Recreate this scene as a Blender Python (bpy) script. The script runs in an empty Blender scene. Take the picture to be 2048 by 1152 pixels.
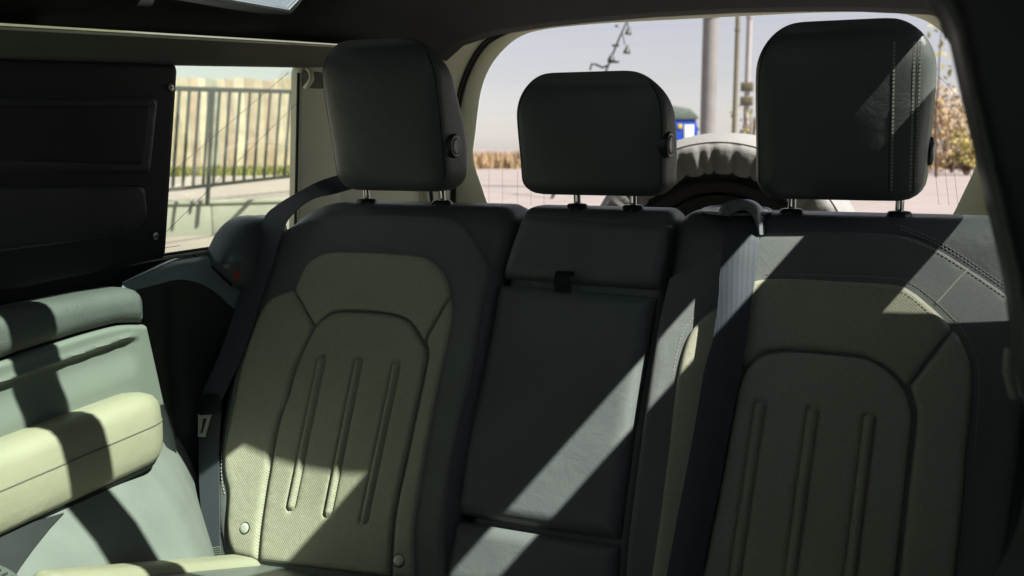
import bpy, bmesh, math, random
import numpy as np
from mathutils import Vector, Matrix
from mathutils.geometry import delaunay_2d_cdt

sc = bpy.context.scene
C = sc.collection
random.seed(7); rng = np.random.default_rng(7)

# ------------------------------------------------------------------ camera
CAM = np.array([.4845, -1.6191, 1.4091]); YAW = .3878; PITCH = .1479; FPX = 1900.0
cd = bpy.data.cameras.new('camera'); cam = bpy.data.objects.new('camera', cd); C.objects.link(cam)
cam.location = CAM; cam.rotation_euler = (math.pi/2 - PITCH, 0, YAW)
cd.sensor_width = 36; cd.lens = 36*FPX/2048; cd.clip_start = .05; cd.clip_end = 2000
cd.dof.use_dof = True; cd.dof.focus_distance = 1.62; cd.dof.aperture_fstop = 5.8
sc.camera = cam

# ------------------------------------------------------------------ light
SUN = np.array([-.78, .13, -1.0]); SUN /= np.linalg.norm(SUN)      # direction the light travels
w = bpy.data.worlds.new('World'); sc.world = w; w.use_nodes = True
nt = w.node_tree; bg = nt.nodes['Background']
sky = nt.nodes.new('ShaderNodeTexSky'); sky.sky_type = 'NISHITA'; sky.sun_disc = False
sky.sun_elevation = math.asin(-SUN[2]); sky.sun_rotation = math.atan2(-SUN[0], -SUN[1])
sky.air_density = 1.0; sky.dust_density = .35; sky.ozone_density = 1.0
hz = nt.nodes.new('ShaderNodeHueSaturation'); hz.inputs['Saturation'].default_value = .34      # thin white haze over the whole sky
nt.links.new(sky.outputs[0], hz.inputs['Color']); nt.links.new(hz.outputs[0], bg.inputs[0]); bg.inputs[1].default_value = .052
sd = bpy.data.lights.new('sun', 'SUN'); sun = bpy.data.objects.new('sun', sd); C.objects.link(sun)
sd.energy = 5.0; sd.angle = math.radians(.53); sd.color = (1, .96, .88)
sun.rotation_euler = Vector(SUN).to_track_quat('-Z', 'Y').to_euler()
sc.view_settings.view_transform = 'Standard'; sc.view_settings.look = 'None'
sc.view_settings.gamma = 1; sc.view_settings.exposure = 1.42
sc.render.engine = 'CYCLES'
sc.cycles.use_denoising = True
sc.cycles.max_bounces = 10; sc.cycles.diffuse_bounces = 5; sc.cycles.transparent_max_bounces = 16
sc.cycles.sample_clamp_indirect = 6

# ------------------------------------------------------------------ measuring helpers: a sight line met with a plane of the place
_cy, _sy, _cp, _sp = math.cos(YAW), math.sin(YAW), math.cos(PITCH), math.sin(PITCH)
RF = np.array([-_sy*_cp, _cy*_cp, -_sp]); RR = np.array([_cy, _sy, 0.]); RU = np.cross(RR, RF)
def sight(x, y): return RR*(x-1024)/FPX - RU*(y-576)/FPX + RF
def hit(x, y, n, c):
    d = sight(x, y); n = np.asarray(n, float)
    return CAM + d*(((np.asarray(c, float)-CAM)@n)/(d@n))
def atX(x, y, X): return hit(x, y, (1, 0, 0), (X, 0, 0))
def atY(x, y, Y): return hit(x, y, (0, 1, 0), (0, Y, 0))
def atZ(x, y, Z): return hit(x, y, (0, 0, 1), (0, 0, Z))
def atD(x, y, D): return CAM + sight(x, y)*D
REC = math.radians(24); SC = np.array([0, -.06, 1.27])
SN = np.array([0, -math.cos(REC), math.sin(REC)]); ST = np.array([0, -math.sin(REC), -math.cos(REC)])
def S2(x, y, h=0.):                       # seat-back coordinates (across, down)
    p = hit(x, y, SN, SC+SN*h) - SC
    return np.array([p[0], p@ST])
def SW(s, t, h): return SC + np.array([s, 0, 0]) + ST*t + SN*h

# ------------------------------------------------------------------ materials
MATS = {}
def mat(name, col, rough=.6, bump=None, var=.12, spec=.4, metal=0., sheen=0., vscale=6., coat=0., two=None):
    m = bpy.data.materials.new(name); m.use_nodes = True; n = m.node_tree; b = n.nodes['Principled BSDF']
    b.inputs['Roughness'].default_value = rough; b.inputs['Metallic'].default_value = metal
    b.inputs['Specular IOR Level'].default_value = spec
    if sheen: b.inputs['Sheen Weight'].default_value = sheen
    if coat: b.inputs['Coat Weight'].default_value = coat
    tc = n.nodes.new('ShaderNodeTexCoord')
    no = n.nodes.new('ShaderNodeTexNoise'); no.inputs['Scale'].default_value = vscale; no.inputs['Detail'].default_value = 6
    n.links.new(tc.outputs['Object'], no.inputs['Vector'])
    cr = n.nodes.new('ShaderNodeValToRGB')
    c2 = two if two else tuple(c*(1+var) for c in col); c1 = tuple(c*(1-var) for c in col)
    cr.color_ramp.elements[0].position = .3; cr.color_ramp.elements[1].position = .7
    cr.color_ramp.elements[0].color = (*c1, 1); cr.color_ramp.elements[1].color = (*c2, 1)
    n.links.new(no.outputs['Fac'], cr.inputs['Fac']); n.links.new(cr.outputs['Color'], b.inputs['Base Color'])
    mr = n.nodes.new('ShaderNodeMapRange'); mr.inputs['To Min'].default_value = max(.03, rough-.08); mr.inputs['To Max'].default_value = min(1, rough+.08)
    n.links.new(no.outputs['Fac'], mr.inputs['Value']); n.links.new(mr.outputs['Result'], b.inputs['Roughness'])
    if bump:
        kind, scale, dist, st = bump
        bp = n.nodes.new('ShaderNodeBump'); bp.inputs['Distance'].default_value = dist; bp.inputs['Strength'].default_value = st
        if kind == 'leather':
            t = n.nodes.new('ShaderNodeTexVoronoi'); t.inputs['Scale'].default_value = scale; t.feature = 'DISTANCE_TO_EDGE'
            n.links.new(tc.outputs['Object'], t.inputs['Vector']); out = t.outputs['Distance']
        elif kind == 'noise':
            t = n.nodes.new('ShaderNodeTexNoise'); t.inputs['Scale'].default_value = scale; t.inputs['Detail'].default_value = 4
            n.links.new(tc.outputs['Object'], t.inputs['Vector']); out = t.outputs['Fac']
        elif kind in ('twill', 'weave'):
            t = n.nodes.new('ShaderNodeTexWave'); t.wave_type = 'BANDS'; t.bands_direction = 'DIAGONAL'
            t.inputs['Scale'].default_value = scale; t.inputs['Distortion'].default_value = .4
            mp = n.nodes.new('ShaderNodeMapping'); mp.inputs['Scale'].default_value = (1, .2, 1) if kind == 'twill' else (1, .2, .02)
            n.links.new(tc.outputs['Object'], mp.inputs['Vector']); n.links.new(mp.outputs[0], t.inputs['Vector']); out = t.outputs['Fac']
            if kind == 'twill':
                t2 = n.nodes.new('ShaderNodeTexVoronoi'); t2.inputs['Scale'].default_value = scale*1.4
                n.links.new(tc.outputs['Object'], t2.inputs['Vector'])
                ad = n.nodes.new('ShaderNodeMath'); ad.operation = 'MULTIPLY_ADD'; ad.inputs[1].default_value = .5
                n.links.new(t2.outputs['Distance'], ad.inputs[0]); n.links.new(out, ad.inputs[2]); out = ad.outputs[0]
        n.links.new(out, bp.inputs['Height'])
        if kind == 'twill':
            mm = n.nodes.new('ShaderNodeMapRange'); mm.inputs['From Min'].default_value = .1; mm.inputs['From Max'].default_value = 1.1; mm.inputs['To Min'].default_value = .72; mm.inputs['To Max'].default_value = 1.16
            n.links.new(out, mm.inputs['Value']); mxc = n.nodes.new('ShaderNodeMix'); mxc.data_type = 'RGBA'; mxc.blend_type = 'MULTIPLY'; mxc.inputs['Factor'].default_value = 1
            n.links.new(cr.outputs['Color'], mxc.inputs['A']); n.links.new(mm.outputs['Result'], mxc.inputs['B']); n.links.new(mxc.outputs['Result'], b.inputs['Base Color'])
        if kind in ('leather', 'twill'):            # soft creases and sag under the grain
            wv = n.nodes.new('ShaderNodeTexNoise'); wv.inputs['Scale'].default_value = 17; wv.inputs['Detail'].default_value = 5; wv.inputs['Roughness'].default_value = .6; wv.inputs['Distortion'].default_value = .6
            n.links.new(tc.outputs['Object'], wv.inputs['Vector'])
            b2 = n.nodes.new('ShaderNodeBump'); b2.inputs['Distance'].default_value = .006; b2.inputs['Strength'].default_value = .34
            n.links.new(wv.outputs['Fac'], b2.inputs['Height']); n.links.new(b2.outputs[0], bp.inputs['Normal'])
        n.links.new(bp.outputs[0], b.inputs['Normal'])
    MATS[name] = m
    return m
mat('dark_leather', (.124, .140, .138), .38, ('leather', 620, .0006, .5), .10, .45)
mat('headrest_leather', (.085, .096, .095), .42, ('leather', 560, .0005, .45), .10, .4)
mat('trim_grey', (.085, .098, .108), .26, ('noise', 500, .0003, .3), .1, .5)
mat('ring_metal', (.42, .44, .44), .35, None, .05, .5, metal=.4)
mat('tongue_metal', (.62, .63, .56), .42, None, .05, .5, metal=.25)
mat('bolster_leather', (.088, .100, .101), .38, ('leather', 620, .0006, .5), .10, .45)
mat('sheen_grey', (.22, .26, .29), .17, ('noise', 500, .0003, .3), .08, .6)  # black ledge plastic lightened to blue-grey to carry the window's reflection
mat('guide_grey', (.17, .19, .20), .32, None, .05, .5)
mat('dark_fabric', (.138, .152, .149), .72, ('twill', 165, .0005, .45), .10, .3, sheen=.1)
mat('khaki', (.348, .345, .265), .6, ('twill', 135, .0005, .30), .05, .35, vscale=9)
mat('khaki_leather', (.305, .303, .222), .5, ('leather', 520, .0004, .4), .05, .4, vscale=9)
mat('pale_trim', (.145, .168, .150), .62, ('noise', 500, .0004, .35), .04, .35)
mat('carpet_trim', (.165, .182, .173), .75, ('noise', 380, .0010, .6), .07, .3, vscale=20)
mat('pad', (.085, .101, .094), .55, ('leather', 480, .0009, .8), .12, .4)
mat('black_plastic', (.016, .018, .018), .55, ('noise', 600, .0003, .3), .2, .35)
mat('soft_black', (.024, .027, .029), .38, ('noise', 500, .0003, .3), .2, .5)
mat('headliner', (.022, .024, .022), .9, ('noise', 500, .0008, .5), .15, .2)
mat('rail', (.13, .133, .112), .8, ('noise', 500, .0005, .4), .05, .25)
mat('pillar', (.70, .69, .56), .75, ('noise', 500, .0005, .4), .03, .25)
mat('seal', (.012, .012, .012), .6, None, .1, .3)
mat('belt', (.040, .050, .068), .6, ('weave', 330, .0006, .6), .10, .35, sheen=.25)
mat('chrome', (.75, .75, .75), .12, None, .02, .5, metal=1)
mat('steel', (.62, .62, .6), .28, None, .03, .5, metal=1)
mat('gloss_plastic', (.025, .027, .028), .22, None, .1, .5)
mat('thread', (.33, .34, .29), .7, None, .1, .3)
mat('thread_dark', (.12, .125, .115), .7, None, .1, .3)
mat('red_tag', (.5, .03, .02), .6)
mat('ground', (.26, .235, .22), .9, ('noise', 3, .02, .4), .1, .2, vscale=.6)
mat('terrace', (.31, .275, .265), .9, ('noise', 3, .02, .4), .06, .2, vscale=.6)
mat('concrete', (.26, .275, .235), .9, ('noise', 6, .01, .5), .1, .2, vscale=2)
mat('column', (.22, .22, .21), .85, ('noise', 8, .01, .5), .1, .2, vscale=2)
mat('pole_metal', (.16, .15, .10), .5, None, .1, .4)
mat('pale_pole', (.34, .33, .32), .6, None, .1, .4)
mat('black_iron', (.02, .025, .02), .5, None, .1, .4)
mat('wood_a', (.38, .33, .235), .85, ('noise', 9, .01, .6), .22, .2, vscale=2.5)
mat('wood_b', (.43, .39, .29), .85, ('noise', 9, .01, .6), .2, .2, vscale=2.5)
mat('wood_c', (.33, .26, .19), .85, ('noise', 9, .01, .6), .25, .2, vscale=2.5)
mat('wood_d', (.27, .27, .22), .85, ('noise', 9, .01, .6), .3, .2, vscale=2.5)
mat('grass', (.19, .20, .07), .9, None, .3, .2)
mat('dry_grass', (.34, .25, .14), .9, None, .35, .2, vscale=1)
mat('leaf_yellow', (.40, .36, .12), .8, None, .3, .2)
mat('leaf_orange', (.40, .28, .17), .8, None, .35, .2)
mat('leaf_buff', (.46, .36, .20), .8, None, .3, .2)
mat('bark', (.10, .07, .05), .9, ('noise', 20, .01, .6), .2, .2)
mat('blue_paint', (.012, .06, .38), .35, None, .05, .5)
mat('van_roof', (.10, .13, .11), .5, None, .1, .4)
mat('white_paint', (.75, .75, .72), .4, None, .03, .5)
mat('yellow_paint', (.6, .5, .05), .4)
mat('tyre', (.018, .018, .018), .65, ('noise', 60, .002, .6), .2, .35)
mat('wheel_cover', (.26, .27, .255), .6, ('noise', 90, .002, .5), .08, .4)
mat('wire', (.03, .028, .025), .5)
def glass(name, tint, gloss=.06):
    m = bpy.data.materials.new(name); m.use_nodes = True; n = m.node_tree
    for x in list(n.nodes): n.nodes.remove(x)
    out = n.nodes.new('ShaderNodeOutputMaterial'); tr = n.nodes.new('ShaderNodeBsdfTransparent'); gl = n.nodes.new('ShaderNodeBsdfGlossy')
    tr.inputs[0].default_value = (*tint, 1); gl.inputs['Roughness'].default_value = .02; gl.inputs['Color'].default_value = (.9, .95, .95, 1)
    lw = n.nodes.new('ShaderNodeFresnel'); lw.inputs['IOR'].default_value = 1.4
    mul = n.nodes.new('ShaderNodeMath'); mul.operation = 'MULTIPLY'; mul.inputs[1].default_value = gloss*10
    mx = n.nodes.new('ShaderNodeMixShader'); n.links.new(lw.outputs[0], mul.inputs[0]); n.links.new(mul.outputs[0], mx.inputs[0])
    n.links.new(tr.outputs[0], mx.inputs[1]); n.links.new(gl.outputs[0], mx.inputs[2]); n.links.new(mx.outputs[0], out.inputs[0])
    MATS[name] = m
glass('clear_glass', (.93, .95, .88), .02); glass('rear_glass', (.83, .785, .81), .03); glass('roof_glass', (.81, .875, .825)); glass('edge_glass', (.95, .97, .96)); glass('front_glass', (.22, .25, .25))

# ------------------------------------------------------------------ object helpers
def link(name, me, parent=None):
    o = bpy.data.objects.new(name, me); C.objects.link(o)
    if parent is not None: o.parent = parent
    return o
def tag(o, label, cat=None, group=None, kind=None):
    if label: o['label'] = label
    if cat: o['category'] = cat
    if group: o['group'] = group
    if kind: o['kind'] = kind
    return o
def thing(name, label, cat, group=None):
    return tag(link(name, None), label, cat, group)
def mesh(name, V, F, m, parent=None, smooth=35):
    me = bpy.data.meshes.new(name); me.from_pydata([tuple(map(float, v)) for v in V], [], [tuple(map(int, f)) for f in F])
    me.validate(); me.materials.append(MATS[m])
    bm = bmesh.new(); bm.from_mesh(me); bmesh.ops.recalc_face_normals(bm, faces=bm.faces); bm.to_mesh(me); bm.free()
    if smooth:
        for p in me.polygons: p.use_smooth = True
        if smooth < 180: me.set_sharp_from_angle(angle=math.radians(smooth))
    return link(name, me, parent)
def bmobj(name, bm, m, parent=None, smooth=35):
    bmesh.ops.recalc_face_normals(bm, faces=bm.faces)
    me = bpy.data.meshes.new(name); bm.to_mesh(me); bm.free(); me.materials.append(MATS[m])
    if smooth:
        for p in me.polygons: p.use_smooth = True
        me.set_sharp_from_angle(angle=math.radians(smooth))
    return link(name, me, parent)
def grid_faces(nr, nc, off=0, wrap=False):
    F = []
    for i in range(nr-1):
        for j in range(nc if wrap else nc-1):
            a = off+i*nc+j; b = off+i*nc+(j+1) % nc
            F.append((a, b, b+nc, a+nc))
    return F
def box(name, a, b, m, parent=None, bev=.004, seg=2):
    a = np.array(a); b = np.array(b); bm = bmesh.new()
    bmesh.ops.create_cube(bm, size=1, matrix=Matrix.Translation(Vector((a+b)/2)) @ Matrix.Diagonal((*np.abs(b-a), 1)))
    if bev: bmesh.ops.bevel(bm, geom=list(bm.edges), offset=bev, segments=seg, affect='EDGES', profile=.5)
    return bmobj(name, bm, m, parent)
def prism(name, pts, d, m, parent=None, bev=.004, seg=2):
    """polygon of world points, extruded by vector d, bevelled"""
    bm = bmesh.new(); vs = [bm.verts.new(tuple(map(float, p))) for p in pts]; f = bm.faces.new(vs)
    r = bmesh.ops.extrude_face_region(bm, geom=[f]); bmesh.ops.translate(bm, vec=Vector(d), verts=[v for v in r['geom'] if isinstance(v, bmesh.types.BMVert)])
    if bev: bmesh.ops.bevel(bm, geom=list(bm.edges), offset=bev, segments=seg, affect='EDGES', profile=.5)
    return bmobj(name, bm, m, parent)
def frames(P, closed=False):
    P = np.asarray(P, float); n = len(P); T = np.zeros_like(P)
    for i in range(n):
        a = P[(i-1) % n] if closed or i > 0 else P[i]; b = P[(i+1) % n] if closed or i < n-1 else P[i]
        T[i] = (b-a)/max(1e-9, np.linalg.norm(b-a))
    up = np.array([0, 0, 1.]) if abs(T[0][2]) < .9 else np.array([1., 0, 0])
    N = np.zeros_like(P); u = up-T[0]*(up@T[0]); u /= np.linalg.norm(u)
    for i in range(n):
        u = u-T[i]*(u@T[i]); u /= np.linalg.norm(u); N[i] = u
    return T, N, np.cross(T, N)
def tube(name, P, r, m, parent=None, seg=8, closed=False):
    P = np.asarray(P, float); T, N, B = frames(P, closed); r = np.broadcast_to(r, len(P)); V = []
    for i in range(len(P)):
        for k in range(seg):
            a = 2*math.pi*k/seg; V.append(P[i]+r[i]*(math.cos(a)*N[i]+math.sin(a)*B[i]))
    F = grid_faces(len(P), seg, 0, True); n = len(P)
    if closed:
        for k in range(seg): F.append(((n-1)*seg+k, (n-1)*seg+(k+1) % seg, (k+1) % seg, k))
    else: F += [tuple(range(seg)), tuple(range((n-1)*seg, n*seg))]
    return mesh(name, V, F, m, parent, 50)
def sweep(name, P, prof, m, parent=None, closed=False, smooth=40):
    """profile (a,b) offsets along two given directions per point: P list of (point, dirA, dirB)"""
    V = []; n = len(P); k = len(prof)
    for p, A, B in P:
        for a, b in prof: V.append(np.asarray(p)+a*np.asarray(A)+b*np.asarray(B))
    F = grid_faces(n, k, 0, True)
    if closed:
        for j in range(k): F.append(((n-1)*k+j, (n-1)*k+(j+1) % k, (j+1) % k, j))
    else: F += [tuple(range(k)), tuple(range((n-1)*k, n*k))]
    return mesh(name, V, F, m, parent, smooth)
def cr(P, n=6, closed=False):
    P = np.asarray(P, float); N = len(P); out = []
    for i in range(N if closed else N-1):
        g = (lambda k: P[k % N]) if closed else (lambda k: P[min(max(k, 0), N-1)])
        a, b, c, d = g(i-1), g(i), g(i+1), g(i+2)
        for k in range(n):
            t = k/n; out.append(.5*((2*b)+(c-a)*t+(2*a-5*b+4*c-d)*t*t+(3*b-a-3*c+d)*t**3))
    if not closed: out.append(P[-1])
    return np.array(out)
def resample(P, step, closed=True):
    P = np.asarray(P, float)
    if closed: P = np.vstack([P, P[:1]])
    d = np.r_[0, np.cumsum(np.linalg.norm(np.diff(P, axis=0), axis=1))]; n = max(3, int(round(d[-1]/step)))
    q = np.linspace(0, d[-1], n+1)[:-1] if closed else np.linspace(0, d[-1], n+1)
    return np.stack([np.interp(q, d, P[:, k]) for k in range(P.shape[1])], 1)
def outline(pts, f):
    """pts: (x,y) or (x,y,1) for a corner; smooth closed outline mapped through f"""
    Q = [np.asarray(f(p[0], p[1])) for p in pts]; cs = [i for i, p in enumerate(pts) if len(p) > 2]
    if not cs: return cr(Q, 6, True)
    out = []
    for a, b in zip(cs, cs[1:]+[cs[0]+len(pts)]):
        out.append(cr([Q[k % len(pts)] for k in range(a, b+1)], 6)[:-1])
    return np.vstack(out)
def seg_dist(P, poly):
    A = poly; B = np.roll(poly, -1, 0); d = np.full(len(P), 1e9)
    for a, b in zip(A, B):
        ab = b-a; t = np.clip(((P-a)@ab)/max(1e-12, ab@ab), 0, 1)
        d = np.minimum(d, np.linalg.norm(P-(a+t[:, None]*ab), axis=1))
    return d
def inside(P, poly):
    x, y = P[:, 0], P[:, 1]; r = np.zeros(len(P), bool)
    for a, b in zip(poly, np.roll(poly, -1, 0)):
        c = ((a[1] > y) != (b[1] > y)) & (x < (b[0]-a[0])*(y-a[1])/(b[1]-a[1]+1e-15)+a[0]); r ^= c
    return r
def pillow(name, poly, frame, m, parent, base=0., high=.012, er=.012, step=.009, G=None, disp=None, skirt=.012, dense=None):
    """a padded panel: outline poly (2-D), frame(s,t,h)->world, edge rolled with radius er"""
    poly = resample(poly, step*.7); n = len(poly)
    pts = [poly]
    T = np.roll(poly, -1, 0)-np.roll(poly, 1, 0); N = np.stack([-T[:, 1], T[:, 0]], 1); N /= np.linalg.norm(N, axis=1)[:, None]+1e-12
    area = .5*np.sum(poly[:, 0]*np.roll(poly[:, 1], -1)-np.roll(poly[:, 0], -1)*poly[:, 1])
    if area < 0: N = -N
    ins = []
    for d in (.12*er, .4*er, .85*er):
        q = poly+N*d; q = q[inside(q, poly)]; q = q[seg_dist(q, poly) > d*.93]; ins.append(q)
    lo, hi = poly.min(0), poly.max(0); gx = np.arange(lo[0], hi[0], step); gy = np.arange(lo[1], hi[1], step*.87)
    g = np.array([(x+(step/2 if j % 2 else 0), y) for j, y in enumerate(gy) for x in gx])
    if dense is not None: g = np.vstack([g, dense])
    g = g[inside(g, poly)]; g = g[seg_dist(g, poly) > er*1.05]
    P = np.vstack(pts+ins+[g])
    r = delaunay_2d_cdt([Vector(p) for p in P], [], [list(range(n))], 1, 1e-6)
    Q = np.array([tuple(v) for v in r[0]]); F = [tuple(f) for f in r[2]]
    dd = np.clip(seg_dist(Q, poly)/er, 0, 1); h = base+high*np.sqrt(np.clip(1-(1-dd)**2, 0, 1))
    if disp is not None: h = h+disp(Q, dd)
    if G is not None: h = h+G(Q[:, 0], Q[:, 1])
    V = [frame(q[0], q[1], k) for q, k in zip(Q, h)]
    bnd = list(range(n)); g0 = G(poly[:, 0], poly[:, 1]) if G is not None else np.zeros(n)
    # boundary indices in the result (origin order is kept for the input verts)
    idx = []
    org = r[3]; inv = {}
    for k, o in enumerate(org):
        for a in o: inv[a] = k
    idx = [inv[i] for i in bnd]; nv = len(V)
    V += [frame(poly[i][0], poly[i][1], base-skirt+g0[i]) for i in range(n)]
    F += [(idx[i], idx[(i+1) % n], nv+(i+1) % n, nv+i) for i in range(n)]
    return mesh(name, V, F, m, parent, 60)
def stitches(name, path, frame, m, parent, h, pitch=.0064, ln=.0046, wd=.0012, G=None):
    P = resample(path, pitch, False); V = []; F = []
    for i in range(len(P)-1):
        d = P[i+1]-P[i]; d = d/np.linalg.norm(d); nn = np.array([-d[1], d[0]]); c = (P[i]+P[i+1])/2
        hh = h+(float(G(np.array([c[0]]), np.array([c[1]]))[0]) if G is not None else 0)
        o = len(V)
        for z, sc_ in ((-.001, 1.), (.0004, .7)):
            for a, b in ((-1, -1), (1, -1), (1, 1), (-1, 1)):
                q = c+d*a*ln/2*sc_+nn*b*wd/2*sc_; V.append(frame(q[0], q[1], hh+z))
        F += [(o+4, o+5, o+6, o+7)]+[(o+k, o+(k+1) % 4, o+4+(k+1) % 4, o+4+k) for k in range(4)]
    return tag(mesh(name, V, F, m, parent, 0), None, kind='stuff')
def smooth01(x): x = np.clip(x, 0, 1); return x*x*(3-2*x)

# ================================================================== SETTING OUTSIDE
g = mesh('ground', [(-400, -400, 0), (400, -400, 0), (400, 400, 0), (-400, 400, 0)], [(0, 1, 2, 3)], 'ground'); tag(g, None, kind='structure')
# raised terrace with its retaining wall to the left of the car
def tz(D): return .52+(D-14.5)*.017
A0 = atD(150, 420, 14.3); A1 = atD(760, 420, 16.4)
dirw = A1-A0; dirw[2] = 0; dirw /= np.linalg.norm(dirw); nw = np.array([-dirw[1], dirw[0], 0])
if nw@np.array([RF[0], RF[1], 0]) < 0: nw = -nw
def wp(a, b, z): q = A0+dirw*a+nw*b; return np.array([q[0], q[1], z])
LW = float((A1-A0)@dirw)                                              # the terrace stops where the left headrest hides it
FA, FB_ = atD(-500, 300, 27.5), atD(810, 300, 31.5); FA = FA+nw*3; FB_ = FB_+nw*1.2
def ter(p): return np.array([p[0], p[1], .50+.0142*max(0, (p-A0)@nw)])
tag(mesh('terrace', [ter(wp(-12, .18, 0)), ter(wp(LW, .18, 0)), ter(FB_), ter(FA)], [(0, 1, 2, 3)], 'terrace'), None, kind='structure')
rw = thing('retaining_wall', 'low pale green concrete wall below the black railing', 'wall')
bl = (LW+12)/6
for k in range(6): prism('block', [wp(-12+k*bl, 0, -.1), wp(-12.01+(k+1)*bl, 0, -.1), wp(-12.01+(k+1)*bl, 0, .50), wp(-12+k*bl, 0, .50)], nw*.17, 'concrete', rw, .01)
prism('coping', [wp(-12, -.03, .503), wp(LW, -.03, .503), wp(LW, -.03, .56), wp(-12, -.03, .56)], nw*.24, 'concrete', rw, .01)

# black railing
rl = thing('railing', 'black metal railing with upright bars on the pale wall', 'railing')
def rp(u, v):                                  # u along 0..1, v 0 bottom rail, 1 top rail
    xb = 335+u*(640-335); D = 14.0+u*3.4
    return atD(xb+v*(14-2*u), 380-u*34+v*(-203+u*42), D)
for v, r_ in ((0, .028), (1, .035)): tube('rail', [rp(-1.0, v), rp(1.22, v)], r_, 'black_iron', rl, 8)
NB = 15
for k in range(-18, 30):
    u = (k+.5)/NB
    if -.9 < u < 1.2: tube('bar', [rp(u, 0), rp(u, 1)], .026, 'black_iron', rl, 6)
for u in (-.70, .255, 1.21):
    a = rp(u, 0); tube('post', [(a[0], a[1], .5), rp(u, 1)], .034, 'black_iron', rl, 8)

# wooden palisade behind it: planks one by one
pf = thing('wooden_fence', 'tall weathered plank fence behind the black railing', 'fence')
def fp(x, y): return atD(x, y, 27+.006*(x-300))
x = 190.
proto = {}
while x < 790:
    wdt = random.uniform(15, 23); top = 156+random.uniform(-4, 4); a = fp(x, top); b = fp(x+wdt-1.6, top); e = b-a; e[2] = 0
    nn = np.array([e[1], -e[0], 0]); nn /= np.linalg.norm(nn)
    k = random.choices(['wood_a', 'wood_b', 'wood_c', 'wood_d'], [4, 5, 2, 1.6])[0]
    off = nn*random.uniform(0, .06)
    prism('plank', [np.array([*(a+off)[:2], .5]), np.array([*(b+off)[:2], .5]), (b+off)*[1, 1, 0]+[0, 0, a[2]-.03], (a+off)*[1, 1, 0]+[0, 0, a[2]]], -nn*.05, k, pf, .006, 1)
    x += wdt

def blades(name, spots, m, hmin, hmax, wdt, lean=.3, parent=None):
    V = []; F = []
    for p in spots:
        a = random.uniform(0, 6.28); h = random.uniform(hmin, hmax); l = random.uniform(-lean, lean)*h; ww = wdt*random.uniform(.6, 1.3)
        dx, dy = math.cos(a)*ww, math.sin(a)*ww; lx, ly = math.cos(a+1.2)*l, math.sin(a+1.2)*l; o = len(V)
        V += [(p[0]-dx, p[1]-dy, p[2]), (p[0]+dx, p[1]+dy, p[2]), (p[0]+lx, p[1]+ly, p[2]+h)]; F.append((o, o+1, o+2))
    return mesh(name, V, F, m, parent, 0)
sp = []
for k in range(3500):
    x = random.uniform(190, 790); q = fp(x, 340)-nw*random.uniform(.2, 3.2); sp.append((q[0], q[1], .5+.0142*((q-A0)@nw)))
tag(blades('grass', sp, 'grass', .10, .24, .05), None, kind='stuff')
sp = []
for k in range(9000):
    x = random.uniform(700, 2300); D = 60+random.uniform(0, 6); q = atD(x, 330, D); sp.append((q[0], q[1], 0))
tag(blades('dry_grass', sp, 'dry_grass', .5, 1.25, .12, .5), None, kind='stuff')

# column and poles across the yard
def upright(name, x, D, r, m, label, cat, top, seg=16, base=None):
    q = atD(x, 300, D); t = thing(name, label, cat)
    tube('shaft', [(q[0], q[1], 0), (q[0], q[1], top)], r, m, t, seg)
    tube('base_plate', [(q[0], q[1], -.02), (q[0], q[1], .12)], r*1.8, m, t, seg)
    tube('collar', [(q[0], q[1], top*.45), (q[0], q[1], top*.45+.08)], r*1.25, m, t, seg)
    return t
upright('column', 1414, 30, .245, 'column', 'thick grey round column standing in the yard beyond the spare wheel', 'column', 12)
upright('lamp_post', 1467, 30, .075, 'pole_metal', 'thin olive metal post just right of the grey column', 'post', 11)
t = upright('utility_pole', 1490, 34, .10, 'pale_pole', 'pale slim pole with fittings next to the right headrest', 'pole', 13)
q = atD(1490, 300, 34)
for zz in (3.0, 3.5, 6.2): box('fitting', q*[1, 1, 0]+[-.22, -.12, zz-.16], q*[1, 1, 0]+[.22, .12, zz+.16], 'pole_metal', t, .03)
def leaf_mass(name, c, r, n, mats, parent, size=.1, squash=1.):
    V = []; F = []; c = np.array(c)
    cl = [c+np.array([random.gauss(0, .45), random.gauss(0, .45), random.gauss(0, .42)])*r for _ in range(26)]
    for k in range(n):
        p = random.choice(cl)+np.array([random.gauss(0, .17), random.gauss(0, .17), random.gauss(0, .15)])*r
        p[2] = max(p[2], .05)
        u = rng.normal(size=3); u /= np.linalg.norm(u); v = np.cross(u, rng.normal(size=3)); v /= np.linalg.norm(v); s = size*random.uniform(.5, 1.3); o = len(V)
        V += [p-u*s, p+v*s*.5, p+u*s, p-v*s*.5]; F.append((o, o+1, o+2, o+3))
    o = mesh(name, V, F, mats[0], parent, 0)
    for m_ in mats[1:]: o.data.materials.append(MATS[m_])
    for i, p in enumerate(o.data.polygons): p.material_index = random.randrange(len(mats))
    return o
def shrub(x, D, h, r, mats, label, n=1500, size=.14):
    q = atD(x, 330, D); t = thing('shrub', label, 'shrub')
    leaf_mass('crown', (q[0], q[1], h*.55), (r+h*.5)/2, n, mats, t, size)
    for k in range(5):
        a = random.uniform(0, 6.28); P = [np.array([q[0], q[1], -.05])]
        for j in range(5): P.append(P[-1]+np.array([math.cos(a)*r*.12+random.uniform(-.08, .08), math.sin(a)*r*.12+random.uniform(-.08, .08), h*.17]))
        tube('branch', P, np.linspace(.07, .015, 6), 'bark', t, 6)
    return t
shrub(1840, 56, 4.6, 2.4, ['leaf_orange', 'leaf_buff', 'dry_grass'], 'tall rusty brown shrub half hidden behind the right headrest')
shrub(1905, 52, 4.3, 2.2, ['leaf_buff', 'leaf_orange', 'leaf_buff'], 'buff shrub beside the right edge of the rear window')
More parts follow.
